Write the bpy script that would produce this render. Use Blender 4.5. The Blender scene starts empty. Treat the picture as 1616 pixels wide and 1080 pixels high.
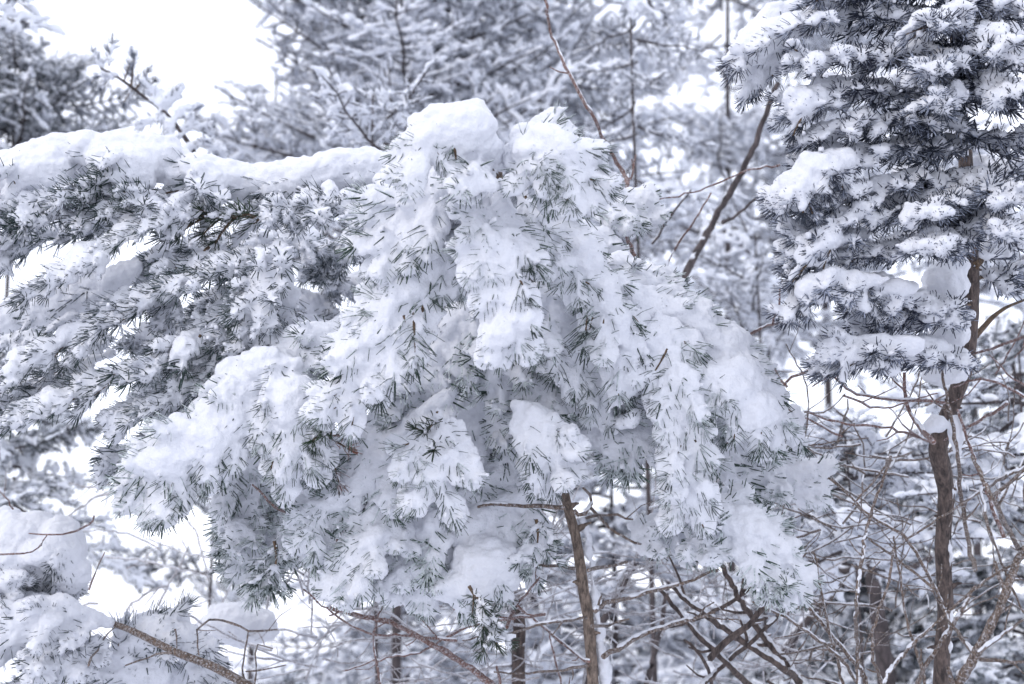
import bpy, math, random
import numpy as np
from mathutils import Vector, Matrix

RNG = random.Random(7)
NR = np.random.default_rng(7)
SC = bpy.context.scene
COL = SC.collection

# ------------------------------------------------------------------ camera
CAM_Z, PITCH, LENS = 1.60, math.radians(12.0), 50.0
cam_d = bpy.data.cameras.new('camera')
cam = bpy.data.objects.new('camera', cam_d)
COL.objects.link(cam)
cam.location = (0, 0, CAM_Z)
cam.rotation_euler = (math.radians(90) + PITCH, 0, 0)
cam_d.lens = LENS
cam_d.sensor_width = 36.0
cam_d.clip_start = 0.02
cam_d.clip_end = 600
cam_d.dof.use_dof = True
cam_d.dof.focus_distance = 1.70
cam_d.dof.aperture_fstop = 6.3
cam_d.dof.aperture_blades = 9
SC.camera = cam

# ------------------------------------------------------------------ sky, sun, exposure
SUN_EL, SUN_ROT = math.radians(36), math.radians(235)
world = bpy.data.worlds.new('World')
SC.world = world
world.use_nodes = True
wn = world.node_tree
wn.nodes.clear()
w_out = wn.nodes.new('ShaderNodeOutputWorld')
w_bg = wn.nodes.new('ShaderNodeBackground')
w_bg.inputs['Strength'].default_value = 0.15
w_sky = wn.nodes.new('ShaderNodeTexSky')
w_sky.sky_type = 'NISHITA'
w_sky.sun_disc = False
w_sky.sun_elevation = SUN_EL
w_sky.sun_rotation = SUN_ROT
w_sky.dust_density = 3.0
w_mix = wn.nodes.new('ShaderNodeMixRGB')          # thin bright overcast over the blue
w_mix.inputs['Fac'].default_value = 0.80
w_mix.inputs['Color2'].default_value = (9.7, 10.0, 11.35, 1)
wn.links.new(w_sky.outputs['Color'], w_mix.inputs['Color1'])
wn.links.new(w_mix.outputs['Color'], w_bg.inputs['Color'])
wn.links.new(w_bg.outputs['Background'], w_out.inputs['Surface'])

sun_d = bpy.data.lights.new('sun', 'SUN')
sun_d.energy = 0.5
sun_d.angle = math.radians(25)
sun_d.color = (1.0, 0.97, 0.94)
sun = bpy.data.objects.new('sun', sun_d)
COL.objects.link(sun)
_az = SUN_ROT
_sd = Vector((math.sin(_az) * math.cos(SUN_EL), math.cos(_az) * math.cos(SUN_EL), math.sin(SUN_EL)))
sun.rotation_euler = (-_sd).to_track_quat('-Z', 'Y').to_euler()
sun.location = _sd * 30

SC.view_settings.view_transform = 'Standard'
SC.view_settings.look = 'None'
SC.view_settings.gamma = 1.0
SC.view_settings.exposure = 0.17
SC.render.engine = 'CYCLES'
SC.cycles.max_bounces = 8
SC.cycles.diffuse_bounces = 6
SC.cycles.glossy_bounces = 2
SC.cycles.use_denoising = True
SC.cycles.caustics_reflective = False
SC.cycles.caustics_refractive = False

# ------------------------------------------------------------------ pixel of the photograph + metres of depth -> point in the place
W, H = 1616.0, 1080.0
K = 36.0 / LENS / W
CF = Vector((0, math.cos(PITCH), math.sin(PITCH)))
CU = Vector((0, -math.sin(PITCH), math.cos(PITCH)))
CR = Vector((1, 0, 0))
C0 = Vector((0, 0, CAM_Z))


def P(x, y, d):
    return C0 + CF * d + CR * ((x - W / 2) * K * d) - CU * ((y - H / 2) * K * d)


def px(n, d):
    return n * K * d


# ------------------------------------------------------------------ materials
def new_mat(name):
    m = bpy.data.materials.new(name)
    m.use_nodes = True
    nt = m.node_tree
    b = nt.nodes['Principled BSDF']
    return m, nt, b


def node(nt, t, **kw):
    n = nt.nodes.new(t)
    for k, v in kw.items():
        if hasattr(n, k) and k not in n.inputs:
            setattr(n, k, v)
        else:
            n.inputs[k].default_value = v
    return n


def snow_mat(name, col=(0.70, 0.712, 0.748), fine=420.0, bump=0.5):
    m, nt, b = new_mat(name)
    tc = node(nt, 'ShaderNodeTexCoord')
    n1 = node(nt, 'ShaderNodeTexNoise', Scale=fine, Detail=3.0, Roughness=0.7)
    n2 = node(nt, 'ShaderNodeTexNoise', Scale=90.0, Detail=4.0, Roughness=0.6)
    n3 = node(nt, 'ShaderNodeTexNoise', Scale=14.0, Detail=2.0)
    for n in (n1, n2, n3):
        nt.links.new(tc.outputs['Object'], n.inputs['Vector'])
    ramp = node(nt, 'ShaderNodeValToRGB')
    ramp.color_ramp.elements[0].position = 0.3
    ramp.color_ramp.elements[0].color = (col[0] * 0.965, col[1] * 0.97, col[2] * 0.985, 1)
    ramp.color_ramp.elements[1].position = 0.7
    ramp.color_ramp.elements[1].color = (*col, 1)
    nt.links.new(n3.outputs['Fac'], ramp.inputs['Fac'])
    nt.links.new(ramp.outputs['Color'], b.inputs['Base Color'])
    b1 = node(nt, 'ShaderNodeBump', Strength=bump, Distance=0.0012)
    b2 = node(nt, 'ShaderNodeBump', Strength=bump, Distance=0.008)
    nt.links.new(n1.outputs['Fac'], b1.inputs['Height'])
    nt.links.new(n2.outputs['Fac'], b2.inputs['Height'])
    nt.links.new(b2.outputs['Normal'], b1.inputs['Normal'])
    nt.links.new(b1.outputs['Normal'], b.inputs['Normal'])
    b.inputs['Roughness'].default_value = 0.75
    b.inputs['Specular IOR Level'].default_value = 0.25
    return m


def needle_mat(name, green, frost_col, amount, scale=130.0):
    """needles part-covered with hoar frost: patches by noise, more on what faces up"""
    m, nt, b = new_mat(name)
    geo = node(nt, 'ShaderNodeNewGeometry')
    sep = node(nt, 'ShaderNodeSeparateXYZ')
    nt.links.new(geo.outputs['Normal'], sep.inputs['Vector'])
    n1 = node(nt, 'ShaderNodeTexNoise', Scale=scale, Detail=3.0, Roughness=0.65)
    n2 = node(nt, 'ShaderNodeTexNoise', Scale=9.0, Detail=2.0)
    nt.links.new(geo.outputs['Position'], n1.inputs['Vector'])
    nt.links.new(geo.outputs['Position'], n2.inputs['Vector'])
    info = node(nt, 'ShaderNodeObjectInfo')
    a1 = node(nt, 'ShaderNodeMath', operation='MULTIPLY')
    a1.inputs[1].default_value = 0.22
    nt.links.new(sep.outputs['Z'], a1.inputs[0])
    a2 = node(nt, 'ShaderNodeMath', operation='ADD')
    nt.links.new(n1.outputs['Fac'], a2.inputs[0])
    nt.links.new(a1.outputs[0], a2.inputs[1])
    a3 = node(nt, 'ShaderNodeMath', operation='MULTIPLY_ADD')
    a3.inputs[1].default_value = 0.22
    nt.links.new(info.outputs['Random'], a3.inputs[0])
    nt.links.new(a2.outputs[0], a3.inputs[2])
    ramp = node(nt, 'ShaderNodeValToRGB')
    c = 0.62 + 0.5 * (0.5 - amount)
    ramp.color_ramp.elements[0].position = max(0.0, c - 0.06)
    ramp.color_ramp.elements[0].color = (0, 0, 0, 1)
    ramp.color_ramp.elements[1].position = min(1.0, c + 0.08)
    ramp.color_ramp.elements[1].color = (1, 1, 1, 1)
    nt.links.new(a3.outputs[0], ramp.inputs['Fac'])
    gr = node(nt, 'ShaderNodeValToRGB')
    gr.color_ramp.elements[0].position = 0.35
    gr.color_ramp.elements[0].color = (green[0] * 0.6, green[1] * 0.55, green[2] * 0.7, 1)
    gr.color_ramp.elements[1].position = 0.65
    gr.color_ramp.elements[1].color = (*green, 1)
    nt.links.new(n2.outputs['Fac'], gr.inputs['Fac'])
    mix = node(nt, 'ShaderNodeMixRGB')
    mix.inputs['Color2'].default_value = (*frost_col, 1)
    nt.links.new(ramp.outputs['Color'], mix.inputs['Fac'])
    nt.links.new(gr.outputs['Color'], mix.inputs['Color1'])
    nt.links.new(mix.outputs['Color'], b.inputs['Base Color'])
    b.inputs['Roughness'].default_value = 0.55
    b.inputs['Specular IOR Level'].default_value = 0.3
    return m


def bark_mat(name, dark, light, scale=60.0, frost=0.0):
    m, nt, b = new_mat(name)
    tc = node(nt, 'ShaderNodeTexCoord')
    mp = node(nt, 'ShaderNodeMapping')
    mp.inputs['Scale'].default_value = (1, 1, 0.35)
    nt.links.new(tc.outputs['Object'], mp.inputs['Vector'])
    n1 = node(nt, 'ShaderNodeTexNoise', Scale=scale, Detail=5.0, Roughness=0.7)
    n2 = node(nt, 'ShaderNodeTexNoise', Scale=scale * 0.8, Detail=8.0, Roughness=0.8)
    nt.links.new(mp.outputs['Vector'], n1.inputs['Vector'])
    nt.links.new(tc.outputs['Object'], n2.inputs['Vector'])
    ramp = node(nt, 'ShaderNodeValToRGB')
    ramp.color_ramp.elements[0].position = 0.38
    ramp.color_ramp.elements[0].color = (dark[0] * .7, dark[1] * .7, dark[2] * .7, 1)
    ramp.color_ramp.elements[1].position = 0.64
    ramp.color_ramp.elements[1].color = (*light, 1)
    nt.links.new(n1.outputs['Fac'], ramp.inputs['Fac'])
    col = ramp.outputs['Color']
    if frost > 0:
        r2 = node(nt, 'ShaderNodeValToRGB')
        r2.color_ramp.elements[0].position = 0.62 - 0.3 * frost
        r2.color_ramp.elements[1].position = 0.80 - 0.3 * frost
        nt.links.new(n2.outputs['Fac'], r2.inputs['Fac'])
        mix = node(nt, 'ShaderNodeMixRGB')
        mix.inputs['Color2'].default_value = (0.75, 0.75, 0.79, 1)
        nt.links.new(r2.outputs['Color'], mix.inputs['Fac'])
        nt.links.new(col, mix.inputs['Color1'])
        col = mix.outputs['Color']
    nt.links.new(col, b.inputs['Base Color'])
    n3 = node(nt, 'ShaderNodeTexVoronoi', Scale=scale * 1.6)
    nt.links.new(mp.outputs['Vector'], n3.inputs['Vector'])
    hs = node(nt, 'ShaderNodeMath', operation='ADD')
    nt.links.new(n1.outputs['Fac'], hs.inputs[0])
    nt.links.new(n3.outputs['Distance'], hs.inputs[1])
    bp = node(nt, 'ShaderNodeBump', Strength=0.9, Distance=0.003)
    nt.links.new(hs.outputs[0], bp.inputs['Height'])
    nt.links.new(bp.outputs['Normal'], b.inputs['Normal'])
    b.inputs['Roughness'].default_value = 0.8
    return m


M_SNOW = snow_mat('fresh_snow')
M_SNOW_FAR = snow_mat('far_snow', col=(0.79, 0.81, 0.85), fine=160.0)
M_GROUND = snow_mat('ground_snow', fine=60.0)
M_NEEDLE = needle_mat('frosted_needle', (0.040, 0.070, 0.050), (0.52, 0.57, 0.58), 0.50)
M_NEEDLE_GREY = needle_mat('grey_frosted_needle', (0.030, 0.055, 0.047), (0.46, 0.49, 0.55), 0.37)
M_NEEDLE_BLUE = needle_mat('blue_frosted_needle', (0.032, 0.040, 0.056), (0.40, 0.44, 0.54), 0.42)
M_NEEDLE_GREEN = needle_mat('bare_green_needle', (0.035, 0.065, 0.032), (0.55, 0.58, 0.60), 0.14)
M_NEEDLE_DEAD = needle_mat('dead_brown_needle', (0.26, 0.115, 0.07), (0.62, 0.60, 0.62), 0.34)
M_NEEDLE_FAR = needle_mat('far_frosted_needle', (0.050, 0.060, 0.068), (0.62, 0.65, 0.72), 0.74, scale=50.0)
M_TWIG = bark_mat('fir_twig_bark', (0.07, 0.045, 0.03), (0.20, 0.13, 0.075), 260.0, 0.12)
M_BARK = bark_mat('young_fir_bark', (0.10, 0.075, 0.06), (0.28, 0.215, 0.17), 210.0, 0.0)
M_BARK_DARK = bark_mat('brown_fir_bark', (0.045, 0.034, 0.032), (0.15, 0.112, 0.097), 180.0, 0.0)
M_BARK_FAR = bark_mat('far_trunk_bark', (0.035, 0.028, 0.03), (0.10, 0.08, 0.08), 90.0, 0.0)
M_STEM = bark_mat('bare_stem_bark', (0.085, 0.06, 0.048), (0.24, 0.17, 0.125), 420.0, 0.42)
M_STEM_RED = bark_mat('reddish_stem_bark', (0.13, 0.065, 0.055), (0.29, 0.16, 0.125), 420.0, 0.45)
M_STEM_FROST = bark_mat('frosted_stem_bark', (0.15, 0.10, 0.09), (0.30, 0.24, 0.22), 420.0, 0.75)


# ------------------------------------------------------------------ mesh helpers
class Geo:
    """collects shapes; build() links them as one mesh object"""

    def __init__(self):
        self.v, self.f, self.m, self.n = [], [], [], 0

    def add(self, verts, faces, mi=0):
        verts = np.asarray(verts, float)
        self.v.append(verts)
        faces = np.asarray(faces, int) + self.n
        self.f.append(faces)
        self.m.append(np.full(len(faces), mi, int))
        self.n += len(verts)

    def mesh(self, name, mats, smooth=True):
        me = bpy.data.meshes.new(name)
        if not self.v:
            return me
        v = np.concatenate(self.v)
        sizes = np.concatenate([np.full(len(f), f.shape[1], int) for f in self.f])
        loops = np.concatenate([f.ravel() for f in self.f])
        mi = np.concatenate(self.m)
        me.vertices.add(len(v))
        me.vertices.foreach_set('co', v.astype(np.float32).ravel())
        me.loops.add(len(loops))
        me.loops.foreach_set('vertex_index', loops.astype(np.int32))
        me.polygons.add(len(sizes))
        st = np.concatenate([[0], np.cumsum(sizes)[:-1]])
        me.polygons.foreach_set('loop_start', st.astype(np.int32))
        me.polygons.foreach_set('loop_total', sizes.astype(np.int32))
        me.polygons.foreach_set('material_index', mi.astype(np.int32))
        me.polygons.foreach_set('use_smooth', np.full(len(sizes), smooth))
        for m in mats:
            me.materials.append(m)
        me.update(calc_edges=True)
        return me


def link(name, me, parent=None, label=None, kind=None):
    o = bpy.data.objects.new(name, me)
    COL.objects.link(o)
    if parent is not None:
        o.parent = parent
    if label:
        o['label'] = label
    if kind:
        o['kind'] = kind
    return o


def thing(name, label, cat, loc, group=None):
    o = bpy.data.objects.new(name, None)
    o.empty_display_size = 0.05
    COL.objects.link(o)
    o.location = loc
    o['label'] = label
    o['category'] = cat
    if group:
        o['group'] = group
    return o


def frames(pts):
    pts = np.asarray(pts, float)
    t = np.gradient(pts, axis=0)
    t /= np.linalg.norm(t, axis=1)[:, None] + 1e-12
    ref = np.array([0.31, 0.17, 0.93])
    if abs(np.dot(t.mean(0), ref)) > 0.9:
        ref = np.array([0.9, 0.3, 0.1])
    a = np.cross(t, ref)
    a /= np.linalg.norm(a, axis=1)[:, None] + 1e-12
    b = np.cross(t, a)
    return t, a, b


def add_tube(g, pts, radii, sides=6, mi=0, cap=True, lump=0.0):
    pts = np.asarray(pts, float)
    n = len(pts)
    radii = np.broadcast_to(np.asarray(radii, float), (n,))
    t, a, b = frames(pts)
    ang = np.arange(sides) / sides * 2 * np.pi
    rr = radii[:, None] * (1 + lump * NR.uniform(-1, 1, (n, sides)))
    v = pts[:, None, :] + rr[..., None] * (np.cos(ang)[None, :, None] * a[:, None, :] + np.sin(ang)[None, :, None] * b[:, None, :])
    v = v.reshape(-1, 3)
    f = []
    for i in range(n - 1):
        for j in range(sides):
            k = (j + 1) % sides
            f.append((i * sides + j, i * sides + k, (i + 1) * sides + k, (i + 1) * sides + j))
    g.add(v, f, mi)
    if cap:
        base = np.array([pts[0], pts[-1] + t[-1] * radii[-1] * 0.6])
        vv = np.concatenate([v[:sides], v[-sides:], base])
        ff = [(j, 2 * sides, (j + 1) % sides) for j in range(sides)]
        ff += [(sides + j, sides + (j + 1) % sides, 2 * sides + 1) for j in range(sides)]
        g.add(vv, [(x, z, y) for x, y, z in ff], mi)


def smooth_path(pts, n):
    """Catmull-Rom through rows of any width"""
    p = np.asarray(pts, float)
    if len(p) == 2:
        s = np.linspace(0, 1, n)[:, None]
        return p[0] * (1 - s) + p[1] * s
    q = np.vstack([2 * p[0] - p[1], p, 2 * p[-1] - p[-2]])
    out = []
    seg = np.linspace(0, len(p) - 1, n)
    for s in seg:
        i = min(int(s), len(p) - 2)
        u = s - i
        a, b, c, d = q[i], q[i + 1], q[i + 2], q[i + 3]
        out.append(0.5 * ((2 * b) + (-a + c) * u + (2 * a - 5 * b + 4 * c - d) * u * u + (-a + 3 * b - 3 * c + d) * u ** 3))
    return np.array(out)


# unit icosphere and unit capsule templates
def _ico(sub):
    import bmesh
    bm = bmesh.new()
    bmesh.ops.create_icosphere(bm, subdivisions=sub, radius=1.0)
    v = np.array([x.co[:] for x in bm.verts])
    f = np.array([[q.index for q in x.verts] for x in bm.faces])
    bm.free()
    return v, f


ICO_V, ICO_F = _ico(2)
_CS = 5
_prof = [(-0.0, 0.0), (0.0, 0.72), (0.5, 1.0), (1.0, 0.72), (1.0, 0.0)]
CAP_F = []
for _r in range(2):
    for _j in range(_CS):
        _k = (_j + 1) % _CS
        CAP_F += [(1 + _r * _CS + _j, 1 + (_r + 1) * _CS + _j, 1 + (_r + 1) * _CS + _k),
                  (1 + _r * _CS + _j, 1 + (_r + 1) * _CS + _k, 1 + _r * _CS + _k)]
for _j in range(_CS):
    _k = (_j + 1) % _CS
    CAP_F += [(0, 1 + _j, 1 + _k), (1 + 3 * _CS, 1 + 2 * _CS + _k, 1 + 2 * _CS + _j)]
CAP_F = np.array(CAP_F)


class Snow:
    """soup of rounded bodies that is fused into one snow mesh"""

    def __init__(self):
        self.caps, self.ell = [], []

    def capsules(self, p0, p1, r):
        p0, p1 = np.atleast_2d(p0), np.atleast_2d(p1)
        r = np.broadcast_to(np.asarray(r, float), (len(p0),))
        self.caps.append(np.concatenate([p0, p1, r[:, None]], 1))

    def ball(self, c, rx, ry, rz, rot=None):
        self.ell.append((np.asarray(c, float), np.array([rx, ry, rz], float), rot))

    def empty(self):
        return not self.caps and not self.ell

    def geo(self):
        g = Geo()
        if self.caps:
            a = np.concatenate(self.caps)
            p0, p1, r = a[:, :3], a[:, 3:6], a[:, 6]
            d = p1 - p0
            L = np.linalg.norm(d, axis=1) + 1e-9
            t = d / L[:, None]
            ref = np.where(np.abs(t[:, 2:3]) > 0.9, np.array([[1.0, 0, 0]]), np.array([[0, 0, 1.0]]))
            u = np.cross(t, ref)
            u /= np.linalg.norm(u, axis=1)[:, None]
            w = np.cross(t, u)
            ang = np.arange(_CS) / _CS * 2 * np.pi
            vs = [p0 - t * r[:, None] * 0.7]
            for s, k in ((0.0, 0.75), (0.55, 1.0), (1.0, 0.75)):
                c = p0 + d * s
                for an in ang:
                    vs.append(c + (u * math.cos(an) + w * math.sin(an)) * (r * k)[:, None])
            vs.append(p1 + t * r[:, None] * 0.7)
            V = np.stack(vs, 1)
            n = V.shape[1]
            F = (CAP_F[None] + (np.arange(len(a)) * n)[:, None, None]).reshape(-1, 3)
            g.add(V.reshape(-1, 3), F[:, ::-1])
        for c, rad, rot in self.ell:
            v = ICO_V * rad
            if rot is not None:
                v = v @ rot.T
            g.add(v + c, ICO_F)
        return g


_tex = {}


def cloud_tex(size):
    if size not in _tex:
        t = bpy.data.textures.new('snow_relief', 'CLOUDS')
        t.noise_scale = size
        t.noise_depth = 2
        _tex[size] = t
    return _tex[size]


_pending = []


def queue_snow(snow, name, mat, voxel, parent, disp=((0.055, 0.012), (0.017, 0.0095), (0.007, 0.0036)), smooth=4, label=None, cb=None):
    me = snow.geo().mesh(name, [mat])
    o = bpy.data.objects.new(name, me)
    COL.objects.link(o)
    md = o.modifiers.new('r', 'REMESH')
    md.mode = 'VOXEL'
    md.voxel_size = voxel
    md.use_smooth_shade = True
    s = o.modifiers.new('s', 'SMOOTH')
    s.factor = 0.5
    s.iterations = smooth
    for size, st in disp:
        d = o.modifiers.new('d', 'DISPLACE')
        d.texture = cloud_tex(size)
        d.texture_coords = 'LOCAL'
        d.strength = st
        d.mid_level = 0.5
    _pending.append((o, name, mat, parent, label, cb))
    return o


def flush_snow():
    dg = bpy.context.evaluated_depsgraph_get()
    dg.update()
    tot = 0
    done = []
    for o, name, mat, parent, label, cb in _pending:
        me = bpy.data.meshes.new_from_object(o.evaluated_get(dg), preserve_all_data_layers=False, depsgraph=dg)
        done.append(me)
    for (o, name, mat, parent, label, cb), me in zip(_pending, done):
        old = o.data
        bpy.data.objects.remove(o)
        bpy.data.meshes.remove(old)
        me.name = name
        me.materials.clear()
        me.materials.append(mat)
        tot += len(me.polygons) * 2
        if cb:
            cb(me)
        else:
            link(name, me, parent, label, 'stuff')
    _pending.clear()
    print('snow tris', tot)


# ------------------------------------------------------------------ fir sprigs: twig + needles, a library of shared meshes
LOW = {}


def low_sprig(me, nb):
    """the same sprig with 7-triangle needles, as arrays"""
    if me.name not in LOW:
        b, t = nb['base'], nb['tip']
        d = t - b
        w = np.cross(d, np.array([.37, .21, .9]))
        w /= np.linalg.norm(w, axis=1)[:, None] + 1e-9
        u = np.cross(w, d)
        u /= np.linalg.norm(u, axis=1)[:, None] + 1e-9
        r = 0.00105
        V = np.stack([b + w * r, b - w * r * .5 + u * r * .87, b - w * r * .5 - u * r * .87,
                      t + w * r * .6, t - w * r * .3 + u * r * .5, t - w * r * .3 - u * r * .5], 1).reshape(-1, 3)
        F = []
        for j in range(3):
            k = (j + 1) % 3
            F += [(j, k, 3 + k), (j, 3 + k, 3 + j)]
        F.append((3, 4, 5))
        F = (np.array(F)[None] + (np.arange(len(b)) * 6)[:, None, None]).reshape(-1, 3)
        LOW[me.name] = (V, F)
    return LOW[me.name]


SPRIGS = []      # (object, mesh, needle ends, rotation * scale, place)


def thin_sprigs(fir, mat, keep=290):
    """the nearest sprigs stay parts of their own; the rest become one part"""
    mine = [e for e in SPRIGS if e[0].parent.parent == fir.root or e[0].parent == fir.root]
    mine.sort(key=lambda e: (Vector(e[4]) - C0).length)
    rest = mine[keep:]
    SPRIGS.clear()
    if not rest:
        return
    g = Geo()
    for o, me, nb, R, p in rest:
        V, F = low_sprig(me, nb)
        g.add(V @ R.T + p, F)
        bpy.data.objects.remove(o)
    o = link('needles', g.mesh('needles', [mat], smooth=False), fir.root, None, 'stuff')
    o.location = -fir.L


def needle_geo(g, base, dirs, fwd, length, width, mi):
    """curved, blunt, slightly flat needles; vectorised. 9 verts / 13 tris each"""
    n = len(base)
    side = np.cross(dirs, fwd)
    side /= np.linalg.norm(side, axis=1)[:, None] + 1e-9
    nor = np.cross(side, dirs)
    mid = base + dirs * (length * 0.5)[:, None] - nor * (length * 0.03)[:, None]
    tip = base + dirs * length[:, None] + fwd * (length * 0.10)[:, None]
    w = width[:, None]
    vs = []
    for c, k in ((base, 0.7), (mid, 1.0), (tip, 0.62)):
        vs += [c + side * w * 0.5 * k, c - side * w * 0.5 * k, c + nor * w * 0.42 * k]
    V = np.stack(vs, 1)
    F = []
    for r in (0, 3):
        for j in range(3):
            k = (j + 1) % 3
            F += [(r + j, r + k, r + 3 + k), (r + j, r + 3 + k, r + 3 + j)]
    F.append((6, 7, 8))
    F = (np.array(F)[None] + (np.arange(n) * 9)[:, None, None]).reshape(-1, 3)
    g.add(V.reshape(-1, 3), F, mi)
    return base, tip


def shoot(g, nb, p0, d, L, up, rng, dens=1.0, nlen=0.0215, curve=0.12, thin=1.0):
    """one straightish shoot with needles; appends needle ends to nb"""
    d = d / np.linalg.norm(d)
    up = up - d * np.dot(up, d)
    up /= np.linalg.norm(up) + 1e-9
    side = np.cross(up, d)
    ns = 5
    s = np.linspace(0, 1, ns)
    bend = rng.uniform(-curve, curve)
    pts = p0 + d * (s * L)[:, None] + (side * bend - up * 0.10)[None] * ((s ** 2) * L)[:, None]
    add_tube(g, pts, np.linspace(0.0021, 0.0011, ns) * thin, 5, 0)
    n = max(6, int(L / 0.0019 * dens))
    t = rng.uniform(0.06, 1.0, n)
    m = 14                                              # burst round the bud
    t = np.concatenate([t, rng.uniform(0.94, 1.0, m)])
    x = t * (ns - 1)
    i = np.minimum(x.astype(int), ns - 2)
    u = (x - i)[:, None]
    base = pts[i] * (1 - u) + pts[i + 1] * u
    phi = rng.uniform(-np.pi, np.pi, len(t))
    low = (np.abs(phi) > 2.2) & (rng.random(len(t)) < 0.55)   # fir needles comb up and sideways
    phi[low] = np.sign(phi[low]) * rng.uniform(0.9, 1.9, low.sum())
    rad = np.cos(phi)[:, None] * up + np.sin(phi)[:, None] * side
    a = np.radians(rng.normal(62, 9, len(t)) - 18 * t)
    a[-m:] = np.radians(rng.uniform(8, 72, m))
    dirs = np.cos(a)[:, None] * d + np.sin(a)[:, None] * rad
    ln = nlen * rng.uniform(0.78, 1.15, len(t)) * (0.75 + 0.35 * np.sin(np.pi * np.clip(t, 0.1, 0.9)))
    w = rng.uniform(0.0014, 0.0020, len(t)) * thin
    fw = np.broadcast_to(d, base.shape)
    b, tip = needle_geo(g, base, dirs, fw, ln, w, 1)
    nb['base'].append(b)
    nb['tip'].append(tip)
    nb['axis'].append((pts[0], pts[2]))
    nb['axis'].append((pts[2], pts[-1]))
    nb['plate'].append((pts, nlen))
    return pts


def sprig_variant(k, L, nside, rng, dens, nlen):
    g = Geo()
    nb = {'base': [], 'tip': [], 'axis': [], 'plate': []}
    up = np.array([0, 0, 1.0])
    pts = shoot(g, nb, np.zeros(3), np.array([1.0, 0, 0]), L, up, rng, dens, nlen)
    for q in range(nside):
        s = 0.25 + 0.5 * (q // 2 + 0.5 * (q % 2)) / max(1, nside / 2)
        sg = 1 if q % 2 else -1
        an = math.radians(rng.uniform(38, 58)) * sg
        p = pts[0] + (pts[-1] - pts[0]) * s
        sl = L * (0.62 - 0.3 * s) * rng.uniform(0.8, 1.2)
        dd = np.array([math.cos(an), math.sin(an), rng.uniform(-0.15, 0.15)])
        shoot(g, nb, p, dd, max(0.03, sl), up, rng, dens, nlen)
    return g, {'base': np.concatenate(nb['base']), 'tip': np.concatenate(nb['tip']),
               'a0': np.array([x[0] for x in nb['axis']]), 'a1': np.array([x[1] for x in nb['axis']]), 'plate': nb['plate']}


def sprig_library(mat, dens, nlen):
    lib = []
    rng = np.random.default_rng(11)
    for L, ns, cnt in ((0.045, 0, 4), (0.070, 0, 3), (0.075, 2, 4), (0.105, 2, 3), (0.105, 4, 4)):
        for k in range(cnt):
            g, nb = sprig_variant(k, L, ns, rng, dens, nlen)
            lib.append((L, g.mesh('sprig', [M_TWIG, mat]), nb))
    return lib


LIB = {'white': sprig_library(M_NEEDLE, 0.70, 0.0245), 'grey': sprig_library(M_NEEDLE_GREY, 1.05, 0.0245),
       'blue': sprig_library(M_NEEDLE_BLUE, 1.15, 0.0235), 'dead': sprig_library(M_NEEDLE_DEAD, 0.6, 0.022), 'green': sprig_library(M_NEEDLE_GREEN, 1.0, 0.0215)}

UP = np.array([0, 0, 1.0])
TOCAM = -np.array(CF)


def norm(v):
    return v / (np.linalg.norm(v) + 1e-12)


def put_sprig(parent, snow, kind, p, d, L, rime=0.7, pad=0.0, rt=0.0028, shift=1.0, core=0.0085, zmix=(1.0, 0.0), plate=None, zn=0.28):
    """hang one sprig of the library at p pointing along d and add its share of the snow"""
    lib = LIB[kind]
    cand = sorted(lib, key=lambda e: abs(e[0] - L) + RNG.uniform(0, 0.02))[:4]
    L0, me, nb = RNG.choice(cand)
    sc = max(0.75, min(1.3, L / L0))
    x = norm(np.array(d, float))
    z = UP * zmix[0] + TOCAM * zmix[1] + NR.normal(0, zn, 3)
    z = norm(z - x * np.dot(z, x))
    y = np.cross(z, x)
    R = np.stack([x, y, z], 1) * sc
    o = link('sprig', me, parent)
    M = Matrix([[*R[0], p[0]], [*R[1], p[1]], [*R[2], p[2]], [0, 0, 0, 1]])
    o.matrix_basis = M
    SPRIGS.append((o, me, nb, R, np.array(p, float)))
    if snow is None:
        return
    b = nb['base'] @ R.T + p
    t = nb['tip'] @ R.T + p
    sel = NR.random(len(b)) < rime
    b, t = b[sel], t[sel]
    n = len(b)
    if n:
        f = NR.uniform(0.5, 0.93, n)[:, None]
        off = UP * NR.uniform(0.0008, 0.0035, n)[:, None] * shift + NR.normal(0, 0.0012, (n, 3)) - TOCAM * 0.0
        snow.capsules(b + off, b + (t - b) * f + off, NR.uniform(0.75, 1.25, n) * rt)
    a0, a1 = nb['a0'] @ R.T + p, nb['a1'] @ R.T + p
    snow.capsules(a0 + UP * 0.004, a1 + UP * 0.004, core)
    if plate:
        wid, th, lift, back = plate
        for pl, nl in nb['plate']:
            q = pl @ R.T + p
            d = q[-1] - q[0]
            l = np.linalg.norm(d)
            dx = d / l
            zz = norm(z - dx * np.dot(z, dx))
            yy = np.cross(zz, dx)
            rot = np.stack([dx, yy, zz], 1)
            m = max(2, int(l / 0.017))
            for k in range(m):
                u = (k + 0.5) / m
                i = min(3, int(u * 4))
                c = q[i] + (q[i + 1] - q[i]) * (u * 4 - i)
                c = c + UP * lift - TOCAM * back + yy * NR.normal(0, .002) + zz * NR.normal(0, .0012)
                w = nl * sc * wid * NR.uniform(.8, 1.12) * (0.85 + .15 * math.sin(math.pi * u))
                snow.ball(c, l / m * 0.9, w, th * NR.uniform(.75, 1.3), rot)
            snow.ball(q[-1] + UP * lift - TOCAM * back, nl * wid * .75, nl * wid * .85, th * 1.3, rot)
    if pad > 0 and NR.random() < min(1, pad):
        c = p + x * L * sc * NR.uniform(0.25, 0.6) + UP * 0.010
        r = NR.uniform(0.014, 0.024) * (0.6 + 0.6 * pad)
        rot = np.stack([x, y, z], 1)
        snow.ball(c, r * 1.5, r * 1.15, r * 0.75, rot)


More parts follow.
